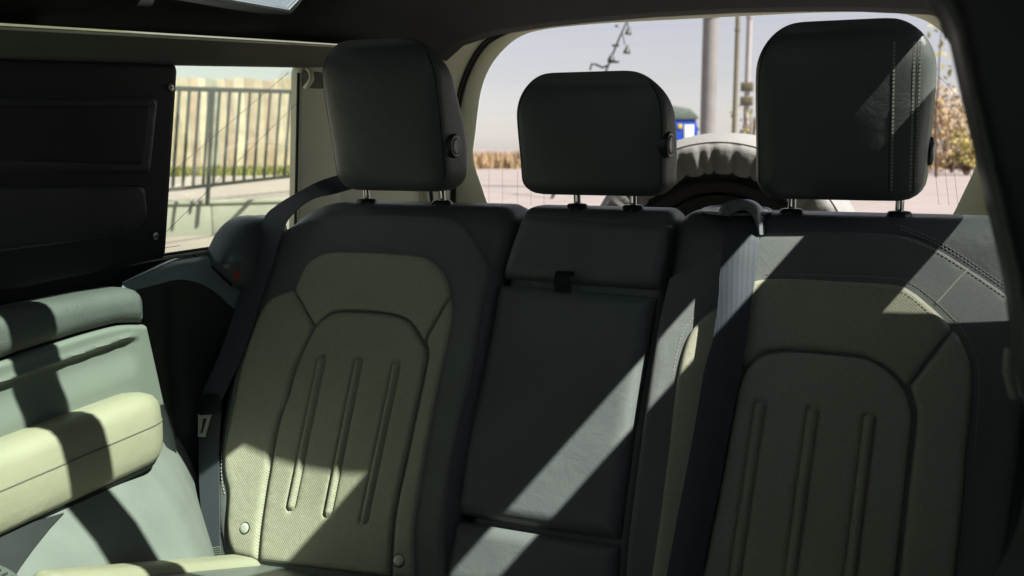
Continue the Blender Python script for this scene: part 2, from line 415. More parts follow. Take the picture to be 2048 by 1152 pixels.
shrub(1935, 47, 2.0, 1.3, ['leaf_yellow', 'leaf_yellow', 'leaf_buff'], 'small yellow green shrub in front of the buff bushes', 900)
shrub(1985, 58, 5.2, 2.6, ['leaf_buff', 'leaf_orange', 'dry_grass'], 'big buff shrub mostly hidden by the dark door pillar')
shrub(1500, 33, 2.9, .5, ['grass', 'leaf_buff', 'grass'], 'narrow green bush at the foot of the pale slim pole', 500, .09)
# slender tree whose sparse leaves show above the shrubs
t = thing('tree', 'slender sparse tree rising above the shrubs at the right', 'tree'); q = atD(1874, 330, 44)
P = [np.array([q[0], q[1], 0])]
for j in range(9): P.append(P[-1]+np.array([random.uniform(-.08, .08), random.uniform(-.05, .05), .85]))
tube('trunk', P, np.linspace(.07, .012, 10), 'bark', t, 6)
V = []; F = []
for k in range(46):
    z = random.uniform(4.6, 8.2); p = np.array([q[0]+random.gauss(0, .45), q[1]+random.gauss(0, .45), z]); u = rng.normal(size=3); u /= np.linalg.norm(u); v = np.cross(u, rng.normal(size=3)); v /= np.linalg.norm(v); s = .17; o = len(V)
    V += [p-u*s, p+v*s*.6, p+u*s, p-v*s*.6]; F.append((o, o+1, o+2, o+3))
mesh('crown', V, F, 'leaf_yellow', t, 0)

# leaning dark mast with brackets in the sky
t = thing('leaning_mast', 'thin dark leaning mast with brackets in the sky above the middle headrest', 'mast')
mp = [atD(x, y, 26) for x, y in ((1100, 405), (1190, 200), (1216, 132), (1237, 80), (1256, 38), (1275, -10))]
tube('boom', mp, [.05, .04, .03, .03, .02, .02], 'black_iron', t, 6)
for pts in (((1180, 140), (1183, 128), (1192, 129)), ((1192, 129), (1205, 135), (1216, 131)), ((1216, 124), (1238, 124)), ((1224, 91), (1238, 91)), ((1230, 52), (1236, 52))):
    tube('bracket', [atD(x, y, 26) for x, y in pts], .03, 'black_iron', t, 6)
for x, y, r0 in ((1224, 114, .12), (1255, 98, .11), (1258, 60, .10)):
    a = atD(x, y-8, 26); b = atD(x-2, y+8, 26); tube('insulator', [a, (a+b)/2, b], [.02, r0*.6, r0], 'black_iron', t, 8)
for x0, y0, x1, y1 in ((1250, 90, 1244, 64), (1256, 52, 1254, 42)): tube('stay', [atD(x0, y0, 26), atD(x1, y1, 26)], .015, 'black_iron', t, 5)

# blue van
vn = thing('van', 'blue van with grey green roof parked beyond the spare wheel', 'van')
vc = atD(1397, 300, 36); vx = np.array([_cy, _sy, 0]); vy = np.array([-_sy, _cy, 0])
def vp(a, b, z): q = vc+vx*a+vy*b; return np.array([q[0], q[1], z])
sec = [(-1.9, .45), (-1.92, 1.5), (-1.88, 2.1), (-1.80, 2.45), (-.14, 2.45), (-.05, 2.1), (-.01, 1.5), (-.03, .45)]
prism('body', [vp(a, 0, z) for a, z in sec], vy*4.4, 'blue_paint', vn, .03)
prism('roof', [vp(a, -.06, z) for a, z in ((-1.86, 2.42), (-1.84, 2.62), (-1.62, 2.86), (-.98, 2.93), (-.34, 2.82), (-.06, 2.55), (-.02, 2.42))], vy*4.5, 'van_roof', vn, .04)
for a in (-1.7, -.56): prism('rear_window', [vp(a, -.012, 1.35), vp(a+.36, -.012, 1.35), vp(a+.36, -.012, 2.22), vp(a, -.012, 2.22)], -vy*.02, 'white_paint', vn, .008)
prism('door_split', [vp(-.98, -.012, .6), vp(-.95, -.012, .6), vp(-.95, -.012, 2.35), vp(-.98, -.012, 2.35)], -vy*.015, 'van_roof', vn, .003)
prism('marker_lamp', [vp(-.80, -.012, 2.08), vp(-.64, -.012, 2.08), vp(-.64, -.012, 2.24), vp(-.80, -.012, 2.24)], -vy*.03, 'yellow_paint', vn, .008)
prism('bumper', [vp(-1.95, -.03, .38), vp(.02, -.03, .38), vp(.02, -.03, .62), vp(-1.95, -.03, .62)], -vy*.12, 'van_roof', vn, .02)
for a in (-1.72, -.22):
    for b in (.8, 3.5):
        P = vp(a-.1, b, .36); w_ = tube('wheel', [P, P+vx*.22], .36, 'tyre', vn, 18); tube('hub', [P-vx*.01, P+vx*.235], .17, 'steel', w_, 14)
tube('mirror_arm', [vp(-.02, 1.0, 2.2), vp(.16, 1.0, 2.12), vp(.2, 1.0, 1.7)], .025, 'van_roof', vn, 6)
prism('mirror', [vp(.1, .98, 1.45), vp(.32, .98, 1.45), vp(.32, .98, 2.0), vp(.1, .98, 2.0)], vy*.06, 'white_paint', vn, .02)

# ================================================================== THE CAR'S SHELL
car = thing('car', 'off-road car cabin around the seats: dark roof lining, pale pillars and windows', 'car')
def zr(Y): return 1.568+.065*Y                                       # lower edge of the roof rails
# roof lining: cross profile with the sunroof and the two slim roof-edge windows left open
SLO, SHI = (.661, 1.674), (.611, 1.712)
half = [(.725, 1.615), SLO, SHI, (.52, 1.735), (.36, 1.75), (.26, 1.755), (.1, 1.76)]
prof = [(-a, b) for a, b in half]+[(a, b) for a, b in half[::-1]]
ys = [-2.35, -1.35, -.757, -.677, -.55, -.374, .02, .2, .45, .66, .72]
def zroof(Y): return -.035*smooth01(np.array((Y-.45)/.27))+0.0
def tilt(a, Y): return .028*max(Y, -.75) if a < -.6 and Y < 0 else 0.
V = [(a, Y, b+float(zroof(Y))+tilt(a, Y)) if abs(a) < .7 else (a, Y, zr(Y)+.058) for Y in ys for a, b in prof]; F = []; np_ = len(prof)
for i in range(len(ys)-1):
    for j in range(np_-1):
        xm = (prof[j][0]+prof[j+1][0])/2; ym = (ys[i]+ys[i+1])/2; zz = (prof[j][1]+prof[j+1][1])/2
        if -.26 < xm < .36 and (-1.35 < ym < -.757 or -.677 < ym < -.374): continue
        if abs(abs(xm)-(SLO[0]+SHI[0])/2) < .01 and -.55 < ym < .02: continue
        F.append((i*np_+j, i*np_+j+1, (i+1)*np_+j+1, (i+1)*np_+j))
hl = mesh('roof_lining', V, F, 'headliner', car, 40)
so = hl.modifiers.new('thick', 'SOLIDIFY'); so.thickness = .010; so.offset = 0
prism('sunroof_blocker', [(-.275, -.36, 1.7535), (-.275, -.515, 1.7535), (-.17, -.492, 1.7535), (-.06, -.465, 1.7535), (.02, -.435, 1.7535), (.075, -.395, 1.7535), (.095, -.36, 1.7535)], (0, 0, .006), 'headliner', car, 0)  # unseen filler added to keep sun off the wheelhouse
for ya, yb in ((-1.36, -.755), (-.679, -.37)): box('sunroof_pane', (-.27, ya, 1.763), (.37, yb, 1.768), 'roof_glass', car, 0)
for s in (-1, 1):
    d = np.array([SHI[0]-SLO[0], 0, SHI[1]-SLO[1]]); nrm = np.array([d[2], 0, -d[0]])/np.linalg.norm(d)
    a = np.array([SLO[0], 0, SLO[1]])-d*.08+nrm*.009; b = np.array([SHI[0], 0, SHI[1]])+d*.08+nrm*.009
    m_ = np.array([s, 1, 1])
    tl = -.0157 if s < 0 else 0
    prism('roof_edge_window', [np.array([a[0]*s, -.56, a[2]+tl]), np.array([a[0]*s, .03, a[2]]), np.array([b[0]*s, .03, b[2]]), np.array([b[0]*s, -.56, b[2]+tl])], nrm*m_*.004, 'edge_glass', car, 0)
# roof rails above the side windows
for s in (-1, 1):
    P = []
    for Y in np.linspace(-2.35, .74, 26): P.append(((0, Y, zr(Y)), (s, 0, 0), (0, 0, 1)))
    sweep('roof_rail', P, [(.745, .0), (.722, .0), (.716, .004), (.712, .012), (.706, .022), (.700, .030), (.695, .036), (.690, .044), (.693, .047), (.735, .049), (.745, .10)], 'rail', car, smooth=30)
    tube('rail_highlight', [(s*.6885, Y, zr(Y)+.045) for Y in np.linspace(-2.3, .3, 12)], .0022, 'pillar', car, 6)  # pale bead paints the highlight along the rail's edge
# side walls, glass and pillars
def ZS(Y): return 1.213
for s in (-1, 1):
    # outer wall below the sill, all along the cabin
    prism('side_wall', [(s*.745, -2.35, .30), (s*.745, .86, .30), (s*.745, .86, 1.212), (s*.745, -2.35, 1.212)], (s*.04, 0, 0), 'black_plastic', car, 0)
    # rear pillar panel behind the side window
    x = s*.722
    pts = [(x, .112, 1.214), (x, .142, 1.572), (x, .155, 1.590), (x, .30, 1.605), (x, .28, 1.214)]
    prism('middle_pillar', pts, (s*.03, 0, 0), 'pillar', car, .006)
    prism('rear_pillar', [(x, .70, 1.214), (x, .67, 1.61), (x, .76, 1.62), (x, .84, 1.56), (x, .84, 1.214)], (s*.03, 0, 0), 'pillar', car, .006)
    box('fill_light_window', (s*.738-.002, .27, 1.205 if s > 0 else 1.365), (s*.738+.002, .71, 1.61), 'clear_glass', car, 0)  # added hidden window, lets light onto the rear pillars and cargo space
    box('cargo_side', (s*.70, .12, .34), (s*.742, .84, 1.205), 'pillar', car, .004)
    if s < 0: box('quarter_panel', (s*.724, .27, 1.2), (s*.745, .71, 1.365), 'pillar', car, .004)
    tube('window_seal', [(s*.727, .104, 1.216), (s*.727, .121, 1.40), (s*.727, .136, 1.565)], .0035, 'seal', car, 6)
    tube('window_seal', [(s*.727, Y, 1.2165) for Y in (-.8, -.3, .11)], .004, 'seal', car, 6)
    gl = box('side_window', (s*.733-.002, -.72, 1.205), (s*.733+.002, .16, 1.60), 'clear_glass' if s < 0 else 'edge_glass', car, 0)
    if s < 0:
        for p, q in (((335, 352), (577, 145)), ((326, 470), (605, 195)), ((322, 497), (360, 491))):
            tube('aerial_wire', [atX(*p, -.7285), atX(*q, -.7285)], .00045, 'wire', gl, 5)
        box('hook_mount', (-.724, .138, 1.535), (-.704, .205, 1.57), 'rail', car, .006)
        tube('hook', [(-.712, .150, 1.572), (-.700, .142, 1.566), (-.694, .136, 1.552), (-.700, .132, 1.540), (-.712, .138, 1.534)], .0055, 'pillar', car, 8)
    # front half: doors, their glass and the front pillars
    prism('front_door', [(s*.735, -2.3, .32), (s*.735, -.98, .32), (s*.735, -.98, 1.23), (s*.735, -2.3, 1.23)], (s*.05, 0, 0), 'soft_black', car, .005)
    box('door_window', (s*.748-.002, -2.1, 1.22), (s*.748+.002, -.97, 1.55), 'front_glass', car, 0)
    prism('front_pillar', [(s*.70, -2.34, 1.21), (s*.70, -2.24, 1.21), (s*.69, -1.98, 1.62), (s*.69, -2.06, 1.62)], (s*.05, 0, 0), 'headliner', car, .004)
prism('sill_trim', [(.745, -.84, 1.2105), (.745, -.84, .34), (.700, -.84, .34), (.690, -.84, 1.18), (.70, -.84, 1.2075)], (0, 1.0, 0), 'soft_black', car, .004)
# strip added over the right side window to cut the sun patch
prism('sun_blocker_strip', [(.716, -.72, 1.494), (.716, .14, 1.494), (.716, .14, 1.59), (.716, -.72, 1.59)], (.01, 0, 0), 'black_plastic', car, .002)
# windscreen, dashboard, floor, rear wall under the window
mesh('windscreen', [(-.72, -2.33, 1.2), (.72, -2.33, 1.2), (.70, -2.0, 1.78), (-.70, -2.0, 1.78)], [(0, 1, 2, 3)], 'front_glass', car, 0)
prism('dashboard', [(-.73, -2.35, .5), (-.73, -2.0, .55), (-.73, -1.96, .95), (-.73, -2.02, 1.14), (-.73, -2.35, 1.20)], (1.46, 0, 0), 'soft_black', car, .02)
box('floor', (-.745, -2.35, .26), (.745, .86, .32), 'headliner', car, 0)
box('cargo_floor', (-.70, .12, .62), (.70, .85, .66), 'pillar', car, .004)
# door pillar on the right, close to the camera
pr = [(.470, 1.60), (.482, 1.548), (.489, 1.514), (.507, 1.492), (.513, 1.470), (.520, 1.442), (.533, 1.396), (.543, 1.360), (.554, 1.320), (.561, 1.284), (.566, 1.256), (.575, 1.225), (.580, 1.185), (.580, 1.150), (.575, 1.120), (.561, 1.086), (.54, 1.02), (.52, .9), (.52, .30)]
pil = [np.array((a, -.85, b)) for a, b in pr]
full = pil+[np.array((.745, -.85, .30)), np.array((.745, -.85, 1.60))]
prism('door_pillar', full, (0, -.11, 0), 'soft_black', car, .012, 3)
tube('pillar_bead', [np.array((.503, -.845, 1.540)), np.array((.500, -.845, 1.520)), np.array((.511, -.845, 1.487))], .004, 'rail', car, 8)
tube('pillar_handle', [np.array((.566, -.845, 1.262)), np.array((.566, -.848, 1.245)), np.array((.572, -.845, 1.226))], .005, 'khaki', car, 8)
prism('door_pillar', [(-.69, -.84, .32), (-.67, -.84, 1.2), (-.69, -.84, 1.62), (-.745, -.84, 1.62), (-.745, -.84, .32)], (0, -.12, 0), 'soft_black', car, .01)

# --- tailgate opening
def ring_pts(pairs, Y, n=7):
    """left half outline (pixels met at depth Y, mirrored) -> closed loop"""
    L = [atY(x, y, Y) for x, y in pairs]; L = [np.array([p[0], Y, p[2]]) for p in L]
    L[-1][0] = 0
    loop = cr(np.array(L), n)
    R_ = loop[::-1][1:]*np.array([-1, 1, 1])
    return np.vstack([loop, R_])
def shaped(pts, Y):
    L = np.array([(x, Y, z) for x, z in pts]); loop = cr(L, 7); return np.vstack([loop, loop[::-1][1:]*np.array([-1, 1, 1])])
gA = shaped([(-.52, 1.16), (-.585, 1.225), (-.618, 1.30), (-.642, 1.377), (-.635, 1.449), (-.619, 1.555), (-.593, 1.62), (-.555, 1.666), (-.505, 1.702), (-.434, 1.720), (-.288, 1.728), (-.14, 1.729), (0, 1.729)], .85)
gB = shaped([(-.60, 1.13), (-.675, 1.225), (-.682, 1.30), (-.680, 1.39), (-.672, 1.46), (-.658, 1.545), (-.634, 1.61), (-.597, 1.668), (-.550, 1.702), (-.45, 1.731), (-.30, 1.741), (-.14, 1.744), (0, 1.744)], .81)
gC = shaped([(-.66, 1.12), (-.70, 1.225), (-.71, 1.30), (-.712, 1.39), (-.710, 1.46), (-.706, 1.545), (-.694, 1.62), (-.668, 1.664), (-.630, 1.694), (-.50, 1.718), (-.32, 1.731), (-.14, 1.735), (0, 1.735)], .715)
def strip(name, A, B, m, extra=None):
    V = np.vstack([A, (A+B)/2+(extra if extra is not None else 0), B]); return mesh(name, V, grid_faces(3, len(A)), m, car, 60)
strip('tailgate_trim', gA, gB+np.array([0, .0, -.004]), 'pillar', np.array([0, -.012, 0]))
tube('tailgate_seal', gB+np.array([0, -.004, 0]), .0062, 'seal', car, 8)
tube('tailgate_seal', gB+np.array([0, -.022, .002])*1., .0040, 'seal', car, 8)
strip('opening_trim', gB+np.array([0, -.02, .006]), gC, 'pillar', np.array([0, -.004, .004]))
tube('lining_edge', gC+np.array([0, -.004, .003]), .0075, 'seal', car, 8)
gD = gC.copy(); gD[:, 1] -= .030; gD[:, 2] += .012
tube('lining_bead', gD, .008, 'pillar', car, 8)
rg = mesh('rear_window', [tuple(p) for p in gA+np.array([0, .006, 0])], [tuple(range(len(gA)))], 'rear_glass', car, 0)
for y in (48, 82, 116, 152, 187, 220, 252, 285):
    z = atY(1415, y, .853)[2]; xx = .52 if z > 1.7 else .60
    tube('heating_wire', [(-xx, .853, z), (xx, .853, z)], .00005, 'wire', rg, 4)
for x in (978, 1005, 1035, 1062, 1088, 1870, 1890, 1908, 1940):
    a = atY(x, 340, .853); a1 = atY(x+8 if x > 1500 else x, 410, .853); tube('heating_wire', [a, a1], .00035, 'wire', rg, 4)
for pts in (((1858, 140), (1885, 160), (1910, 190), (1928, 235)), ((1862, 200), (1885, 225), (1900, 265), (1906, 330))):
    tube('heating_wire', cr([atY(x, y, .853) for x, y in pts], 6), .00035, 'wire', rg, 4)
prism('tailgate_panel', [(-.74, .85, .32), (.74, .85, .32), (.74, .85, 1.16), (-.74, .85, 1.16)], (0, .06, 0), 'pillar', car, .004)
for s in (-1, 1): prism('tailgate_corner', [(s*.715, .80, .32), (s*.715, .80, 1.62), (s*.745, .80, 1.62), (s*.745, .80, .32)], (0, .10, 0), 'pillar', car, .004)
mesh('roof_skin', [(-.75, .70, 1.775), (.75, .70, 1.775), (.75, .90, 1.765), (-.75, .90, 1.765)], [(0, 1, 2, 3)], 'headliner', car, 0)

# --- spare wheel outside the tailgate
sw = thing('spare_wheel', 'spare wheel in a gathered grey cover behind the rear window', 'wheel')
WC = np.array([.015, 1.02, 1.052]); NA = 288
def wring(r, y, ph=0., amp=0., ay=0., n=44):
    out = []
    for k in range(NA):
        a = 2*math.pi*k/NA; m_ = math.sin(n*a+ph+1.3*math.sin(5*a)+1.7*math.sin(11*a+.6))*(.7+.3*math.sin(7*a))+.6*math.sin(27*a+1+math.sin(9*a))+.35*math.sin(71*a); rr = r+amp*m_
        out.append(WC+np.array([rr*math.cos(a), y+ay*m_, rr*math.sin(a)]))
    return out
L = [wring(.276, .030, 0, .001, .002), wring(.284, .010, 0, .001, .004), wring(.303, -.002, 0, .0, .0055), wring(.325, -.009, 0, 0, .005), wring(.345, -.012, 0, 0, .003), wring(.360, -.010, 0, 0, .0015), wring(.366, -.003), wring(.370, -.004), wring(.388, .02), wring(.395, .06), wring(.396, .16), wring(.388, .22), wring(.36, .245), wring(.2, .26), wring(.02, .262)]
mesh('cover', np.vstack(L), grid_faces(len(L), NA, 0, True), 'wheel_cover', sw, 60)
L = [wring(r, y) for r, y in ((.380, .05), (.36, .026), (.33, .020), (.322, .022), (.318, .016), (.300, .014), (.297, .018), (.27, .016), (.262, .010), (.245, .014), (.232, .03), (.226, .10))]
mesh('tyre', np.vstack(L), grid_faces(len(L), NA, 0, True), 'tyre', sw, 40)
L = [wring(r, y) for r, y in ((.228, .05), (.222, .045), (.21, .07), (.19, .14), (.10, .15), (.02, .15))]
mesh('rim', np.vstack(L), grid_faces(len(L), NA, 0, True), 'gloss_plastic', sw, 40)
V = []; F = []
for k in range(46):                                     # raised characters on the sidewall
    if k % 8 > 5: continue
    a0 = math.radians(55+k*1.55); o = len(V)
    for y in (.018, .0105):
        for r, da in ((.274, 0), (.274, .016), (.291, .016), (.291, 0)): V.append(WC+np.array([r*math.cos(a0+da), y, r*math.sin(a0+da)]))
    F += [(o, o+1, o+2, o+3), (o+4, o+5, o+6, o+7)]+[(o+i, o+(i+1) % 4, o+4+(i+1) % 4, o+4+i) for i in range(4)]
tag(mesh('sidewall_marks', V, F, 'tyre', sw, 0), None, kind='stuff')

# ================================================================== SEATS
def seat_body(name, s0, s1, parent, outer=0, drop=.0, h0=0., r=.032, G=None, m='dark_leather', tmax=.74, topz=0.):
    pl = lambda t: np.array([-.06-t*math.sin(REC), 1.27-t*math.cos(REC)])
    front = [pl(t) for t in np.linspace(tmax, .03, 40)]
    A, B, Cc = pl(.03), np.array([-.046, 1.303]), np.array([-.004, 1.301])
    arc = [(1-k)**2*A+2*k*(1-k)*B+k*k*Cc for k in np.linspace(0, 1, 12)[1:]]
    back = [np.array(p) for p in ((.02, 1.302), (.05, 1.302), (.075, 1.296), (.09, 1.28), (.097, 1.26), (.08, 1.1), (.02, .95), (-.12, .66))]
    P = np.array(front+arc+back); n = len(P); nf = len(front)+len(arc)
    d = np.gradient(P, axis=0); N = np.stack([-d[:, 1], d[:, 0]], 1); N /= np.linalg.norm(N, axis=1)[:, None]
    if N[5]@np.array([-1, .4]) < 0: N = -N
    wt = np.r_[np.ones(40), np.linspace(1, 0, 11), np.zeros(len(back))]
    e = np.array([0, .0012, .004, .009, .016, .024, .032])
    cols = np.r_[s0+e, np.linspace(s0+.04, s1-.04, max(4, int((s1-s0-.08)/.012))), (s1-e)[::-1]]
    V = []
    for s in cols:
        ed = min(s-s0, s1-s); inn = r-math.sqrt(max(0, r*r-(r-min(ed, r))**2))
        if outer:                                   # sloping shoulder at the outer side
            q = (s0+.15-s)/.15 if outer < 0 else (s-(s1-.15))/.15
            dz = -drop*max(0, q)**2
        else: dz = 0
        for i in range(n):
            t = (1.27-P[i][1])/math.cos(REC)
            h = h0*wt[i]-inn
            if G is not None: h += float(G(np.array([s]), np.array([t]))[0])*wt[i]
            q = P[i]+N[i]*h
            q = q+np.array([0, dz+topz])*(1-smooth01(np.array(t/.35)))
            V.append((s, q[0], q[1]))
    F = grid_faces(len(cols), n, 0)
    F += [tuple(range(n)), tuple(range((len(cols)-1)*n, len(cols)*n))]
    F += [(j*n, (j+1)*n, (j+1)*n+n-1, j*n+n-1) for j in range(len(cols)-1)]
    return mesh(name, V, F, m, parent, 50)
def bulge(sc_, hw, amp):
    def G(s, t):
        q = np.clip(np.abs(np.asarray(s)-sc_)/hw, 0, 1.15)
        f = smooth01((np.asarray(t)-.02)/.16)*(1-.9*smooth01((np.asarray(t)-.52)/.14))
        return amp*f*(q**2.2-.25)
    return G
def ribs(lines, wd=.0085, amp=.0045):
    def f(Q, dd):
        h = np.zeros(len(Q))
        for a, b in lines:
            a = np.array(a); b = np.array(b); ab = b-a; L_ = np.linalg.norm(ab); u = ab/L_; nn = np.array([-u[1], u[0]])
            al = (Q-a)@u; ac = np.abs((Q-a)@nn); endd = np.maximum(np.maximum(-al, al-L_), 0)
            r = np.hypot(ac, endd)
            groove = -amp*np.exp(-((r-wd)/.0022)**2)
            crown = amp*.75*np.clip(1-(r/wd)**2, 0, 1)
            h += np.where(r < wd*2.2, groove+crown, 0)
        return h
    return f
def rib_dense(lines, wd=.0085):
    out = []
    for a, b in lines:
        a = np.array(a); b = np.array(b); ab = b-a; L_ = np.linalg.norm(ab); u = ab/L_; nn = np.array([-u[1], u[0]])
        for al in np.arange(-.012, L_+.012, .005):
            for ac in (-.0135, -.0105, -.0085, -.0065, -.0035, 0, .0035, .0065, .0085, .0105, .0135): out.append(a+u*al+nn*ac)
    return np.array(out)
def headrest(parent, cx, hw, zb, zt, prof_f, prof_b, seams=(), rev=False):
    """prof_f/prof_b: list of (k 0..1, Y) for front and back faces"""
    M = 72; lev = np.r_[[0, .010, .028, .055, .09], np.linspace(.13, .76, 16), np.linspace(.79, .93, 6), [.95, .966, .979, .989, .996, 1.0]]; V = []
    pf_, pb_ = np.array(prof_f), np.array(prof_b)
    for k in lev:
        z = zb+(zt-zb)*k
        fy = np.interp(k, pf_[:, 0], pf_[:, 1]); by = np.interp(k, pb_[:, 0], pb_[:, 1])
        wx = hw*(1-.035*(1-k)**2-.05*max(0, (k-.55)/.45)**2)
        ins = 0
        if k < .13: ins = .032*(1-math.sqrt(1-(1-k/.13)**2))
        tr_ = .074/(zt-zb)
        if k > 1-tr_: ins = .060*(1-math.sqrt(max(0, 1-((k-1+tr_)/tr_)**2)))
        my = (fy+by)/2; hy = max(.006, (by-fy)/2-ins*.62); wx = wx-ins*1.05
        for j in range(M):
            a = 2*math.pi*j/M; c, s = math.cos(a), math.sin(a); ex = .36 if s < 0 else .24
            x = cx+wx*math.copysign(abs(c)**ex, c); y = my+hy*math.copysign(abs(s)**.42, s)
            x = cx+(x-cx)*(.965+.06*smooth01(np.array((y-fy)/max(.02, by-fy))))
            y -= .006*(1-((x-cx)/hw)**2)*(1 if s < 0 else 0)*min(1, 4*k*(1-k)+.2)
            V.append((x, y, z))
    F = grid_faces(len(lev), M, 0, True)+[tuple(range(M)), tuple(range((len(lev)-1)*M, len(lev)*M))]
    o = mesh('headrest', V, F, 'headrest_leather', parent, 60)
    for j, k1 in ((66, 7), (42, 7)):
        if j == 66 and not rev: continue
        P = [np.array(V[i*M+j]) for i in range(4, len(lev)-k1)]
        tube('seam', [p+np.array([0, .0006, 0]) for p in cr(P, 3)], .0013, 'seal', o, 6)
        V2 = []; F2 = []
        Q = resample(np.array([p+np.array([.006 if j == 42 else -.006, -.0012, 0]) for p in P]), .0062, False)
        for q in Q:
            oo = len(V2)
            for dy in (.003, -.0002):
                for a_, b_ in ((-.0008, -.0018), (.0008, -.0018), (.0008, .0018), (-.0008, .0018)): V2.append((q[0]+a_, q[1]+dy, q[2]+b_))
            F2 += [(oo+4, oo+5, oo+6, oo+7)]+[(oo+i_, oo+(i_+1) % 4, oo+4+(i_+1) % 4, oo+4+i_) for i_ in range(4)]
        tag(mesh('stitching', V2, F2, 'thread_dark', o, 0), None, kind='stuff')
    return o
def post_pair(hr, cx, sp_, zt, lean=-.012):
    for s in (-1, 1):
        x = cx+s*sp_
        tube('post', [(x, .004, 1.28), (x, 0, 1.32), (x, lean, zt)], .0065, 'chrome', hr, 14)
        P = [(x, .0, z) for z in (1.296, 1.304, 1.308, 1.309)]
        tube('post_guide', P, [.021, .020, .016, .009], 'gloss_plastic', hr, 20)
def button(hr, x, y, z):
    n_ = np.array([1, -.10, .0]); n_ /= np.linalg.norm(n_); P = np.array([x, y, z])
    tube('release_button', [P-n_*.014, P+n_*.003, P+n_*.006, P+n_*.006], [.0225, .0220, .0195, .016], 'gloss_plastic', hr, 28)
    e1 = np.cross(n_, [0, 0, 1.]); e1 /= np.linalg.norm(e1); e2 = np.cross(n_, e1)
    tube('button_ring', [P+n_*.0065+.0150*(math.cos(t_)*e1+math.sin(t_)*e2) for t_ in np.linspace(0, 2*math.pi, 29)[:-1]], .0013, 'ring_metal', hr, 6, True)
    tube('button_cap', [P+n_*.004, P+n_*.0078, P+n_*.0070], [.0132, .0125, .006], 'trim_grey', hr, 24)

# ---------- left seat
GL = bulge(-.44, .225, .026)
ls = thing('rear_seat', 'left rear seat with khaki ribbed back panel and two silver anchor studs', 'car seat', 'rear seats')
seat_body('backrest', -.672, -.158, ls, -1, .075, 0, .034, GL, 'bolster_leather')
f0 = lambda x, y: S2(x, y, .004)
FR = lambda s, t, h: SW(s, t, h)
dl = outline([(548, 478, 1), (580, 452), (640, 432), (700, 428), (800, 428), (880, 431), (912, 440), (940, 465), (984, 535, 1), (957, 740), (925, 880), (904, 1010), (890, 1165, 1), (470, 1165, 1), (440, 1060), (448, 930), (470, 800), (500, 640), (525, 540)], f0)
pillow('yoke_panel', dl, FR, 'dark_fabric', ls, -.004, .008, .010, .012, GL)
kA = outline([(587, 578, 1), (608, 530), (635, 509), (660, 502), (700, 501), (754, 503), (834, 509), (860, 519), (881, 537), (897, 563), (904, 592, 1), (859, 664, 1), (849, 682), (838, 665), (820, 642), (799, 630), (754, 620), (685, 616), (650, 624), (624, 648, 1)], lambda x, y: S2(x, y, .012))
pillow('upper_panel', kA, FR, 'khaki', ls, .002, .010, .008, .009, GL)
kL = outline([(586, 577, 1), (622, 650, 1), (601, 693), (583, 738), (569, 798), (555, 832), (541, 898), (533, 946), (528, 974), (517, 1051), (511, 1121, 1), (466, 1111, 1), (455, 1085), (453, 1047), (459, 985), (453, 946), (455, 901), (472, 815), (489, 733), (514, 650), (542, 598)], lambda x, y: S2(x, y, .012))
pillow('side_panel', kL, FR, 'khaki', ls, .002, .011, .010, .009, GL)
kR = outline([(905, 597, 1), (911, 622), (909, 650), (898, 702), (880, 785), (862, 880), (844, 988), (834, 1065), (830, 1160, 1), (783, 1155, 1), (790, 1065), (799, 1002), (816, 926), (834, 842), (853, 752), (860, 709), (856, 684), (861, 668, 1)], lambda x, y: S2(x, y, .012))
pillow('side_panel', kR, FR, 'khaki', ls, .002, .010, .009, .009, GL)
kC = outline([(516, 1122, 1), (521, 1051), (532, 974), (537, 946), (545, 898), (559, 832), (574, 790), (587, 742), (605, 696), (626, 654), (648, 631), (676, 621), (754, 624), (799, 634), (818, 646), (835, 669), (848, 690), (854, 709), (848, 750), (828, 842), (810, 926), (793, 1002), (784, 1065), (777, 1154, 1)], lambda x, y: S2(x, y, .012))
rl_ = [(S2(637, 716, .014), S2(576, 1010, .014)), (S2(711, 721, .014), S2(650, 1024, .014)), (S2(790, 730, .014), S2(725, 1038, .014))]
pillow('center_panel', kC, FR, 'khaki', ls, .002, .010, .007, .009, GL, ribs(rl_, .0080, .0050), dense=rib_dense(rl_))
for x, y in ((487, 1056), (799, 1121)):
    q = S2(x, y, .016); gq = float(GL(np.array([q[0]]), np.array([q[1]]))[0]); P = SW(q[0], q[1], .011+gq)
    st = tube('anchor_stud', [P-SN*.003, P+SN*.0030, P+SN*.0042, P+SN*.0045], [.0095, .0092, .0070, .0030], 'tongue_metal', ls, 22)
    tube('stud_rim', [P+SN*.0015+.0098*(math.cos(t_)*np.array([1, 0, 0])+math.sin(t_)*ST) for t_ in np.linspace(0, 2*math.pi, 23)[:-1]], .0014, 'seal', st, 6, True)
for off in (0, 1): stitches('stitching', outline([(900+off*7, 580), (908+off*7, 622), (905+off*7, 660), (893+off*7, 715), (865+off*7, 850), (840+off*7, 1000)], lambda x, y: S2(x, y, .006))[6:32], FR, 'thread', ls, .0046, G=GL)
stitches('stitching', np.array([S2(x, y, .006) for x, y in ((453, 905), (450, 940), (451, 970), (455, 990))]), FR, 'thread', ls, .005, G=GL)
hL = headrest(ls, -.406, .128, 1.326, 1.600, [(0, -.050), (.1, -.058), (.5, -.080), (1, -.104)], [(0, .036), (.1, .046), (.3, .046), (.45, .030), (.7, -.014), (1, -.062)], rev=True)
post_pair(hL, -.402, .082, 1.37); button(hL, *atX(908, 292, -.2800))
tube('seam', [(-.52, -.070, 1.55), (-.521, -.064, 1.50), (-.520, -.050, 1.42), (-.508, -.046, 1.375), (-.480, -.049, 1.345)], .0022, 'seal', hL, 6)

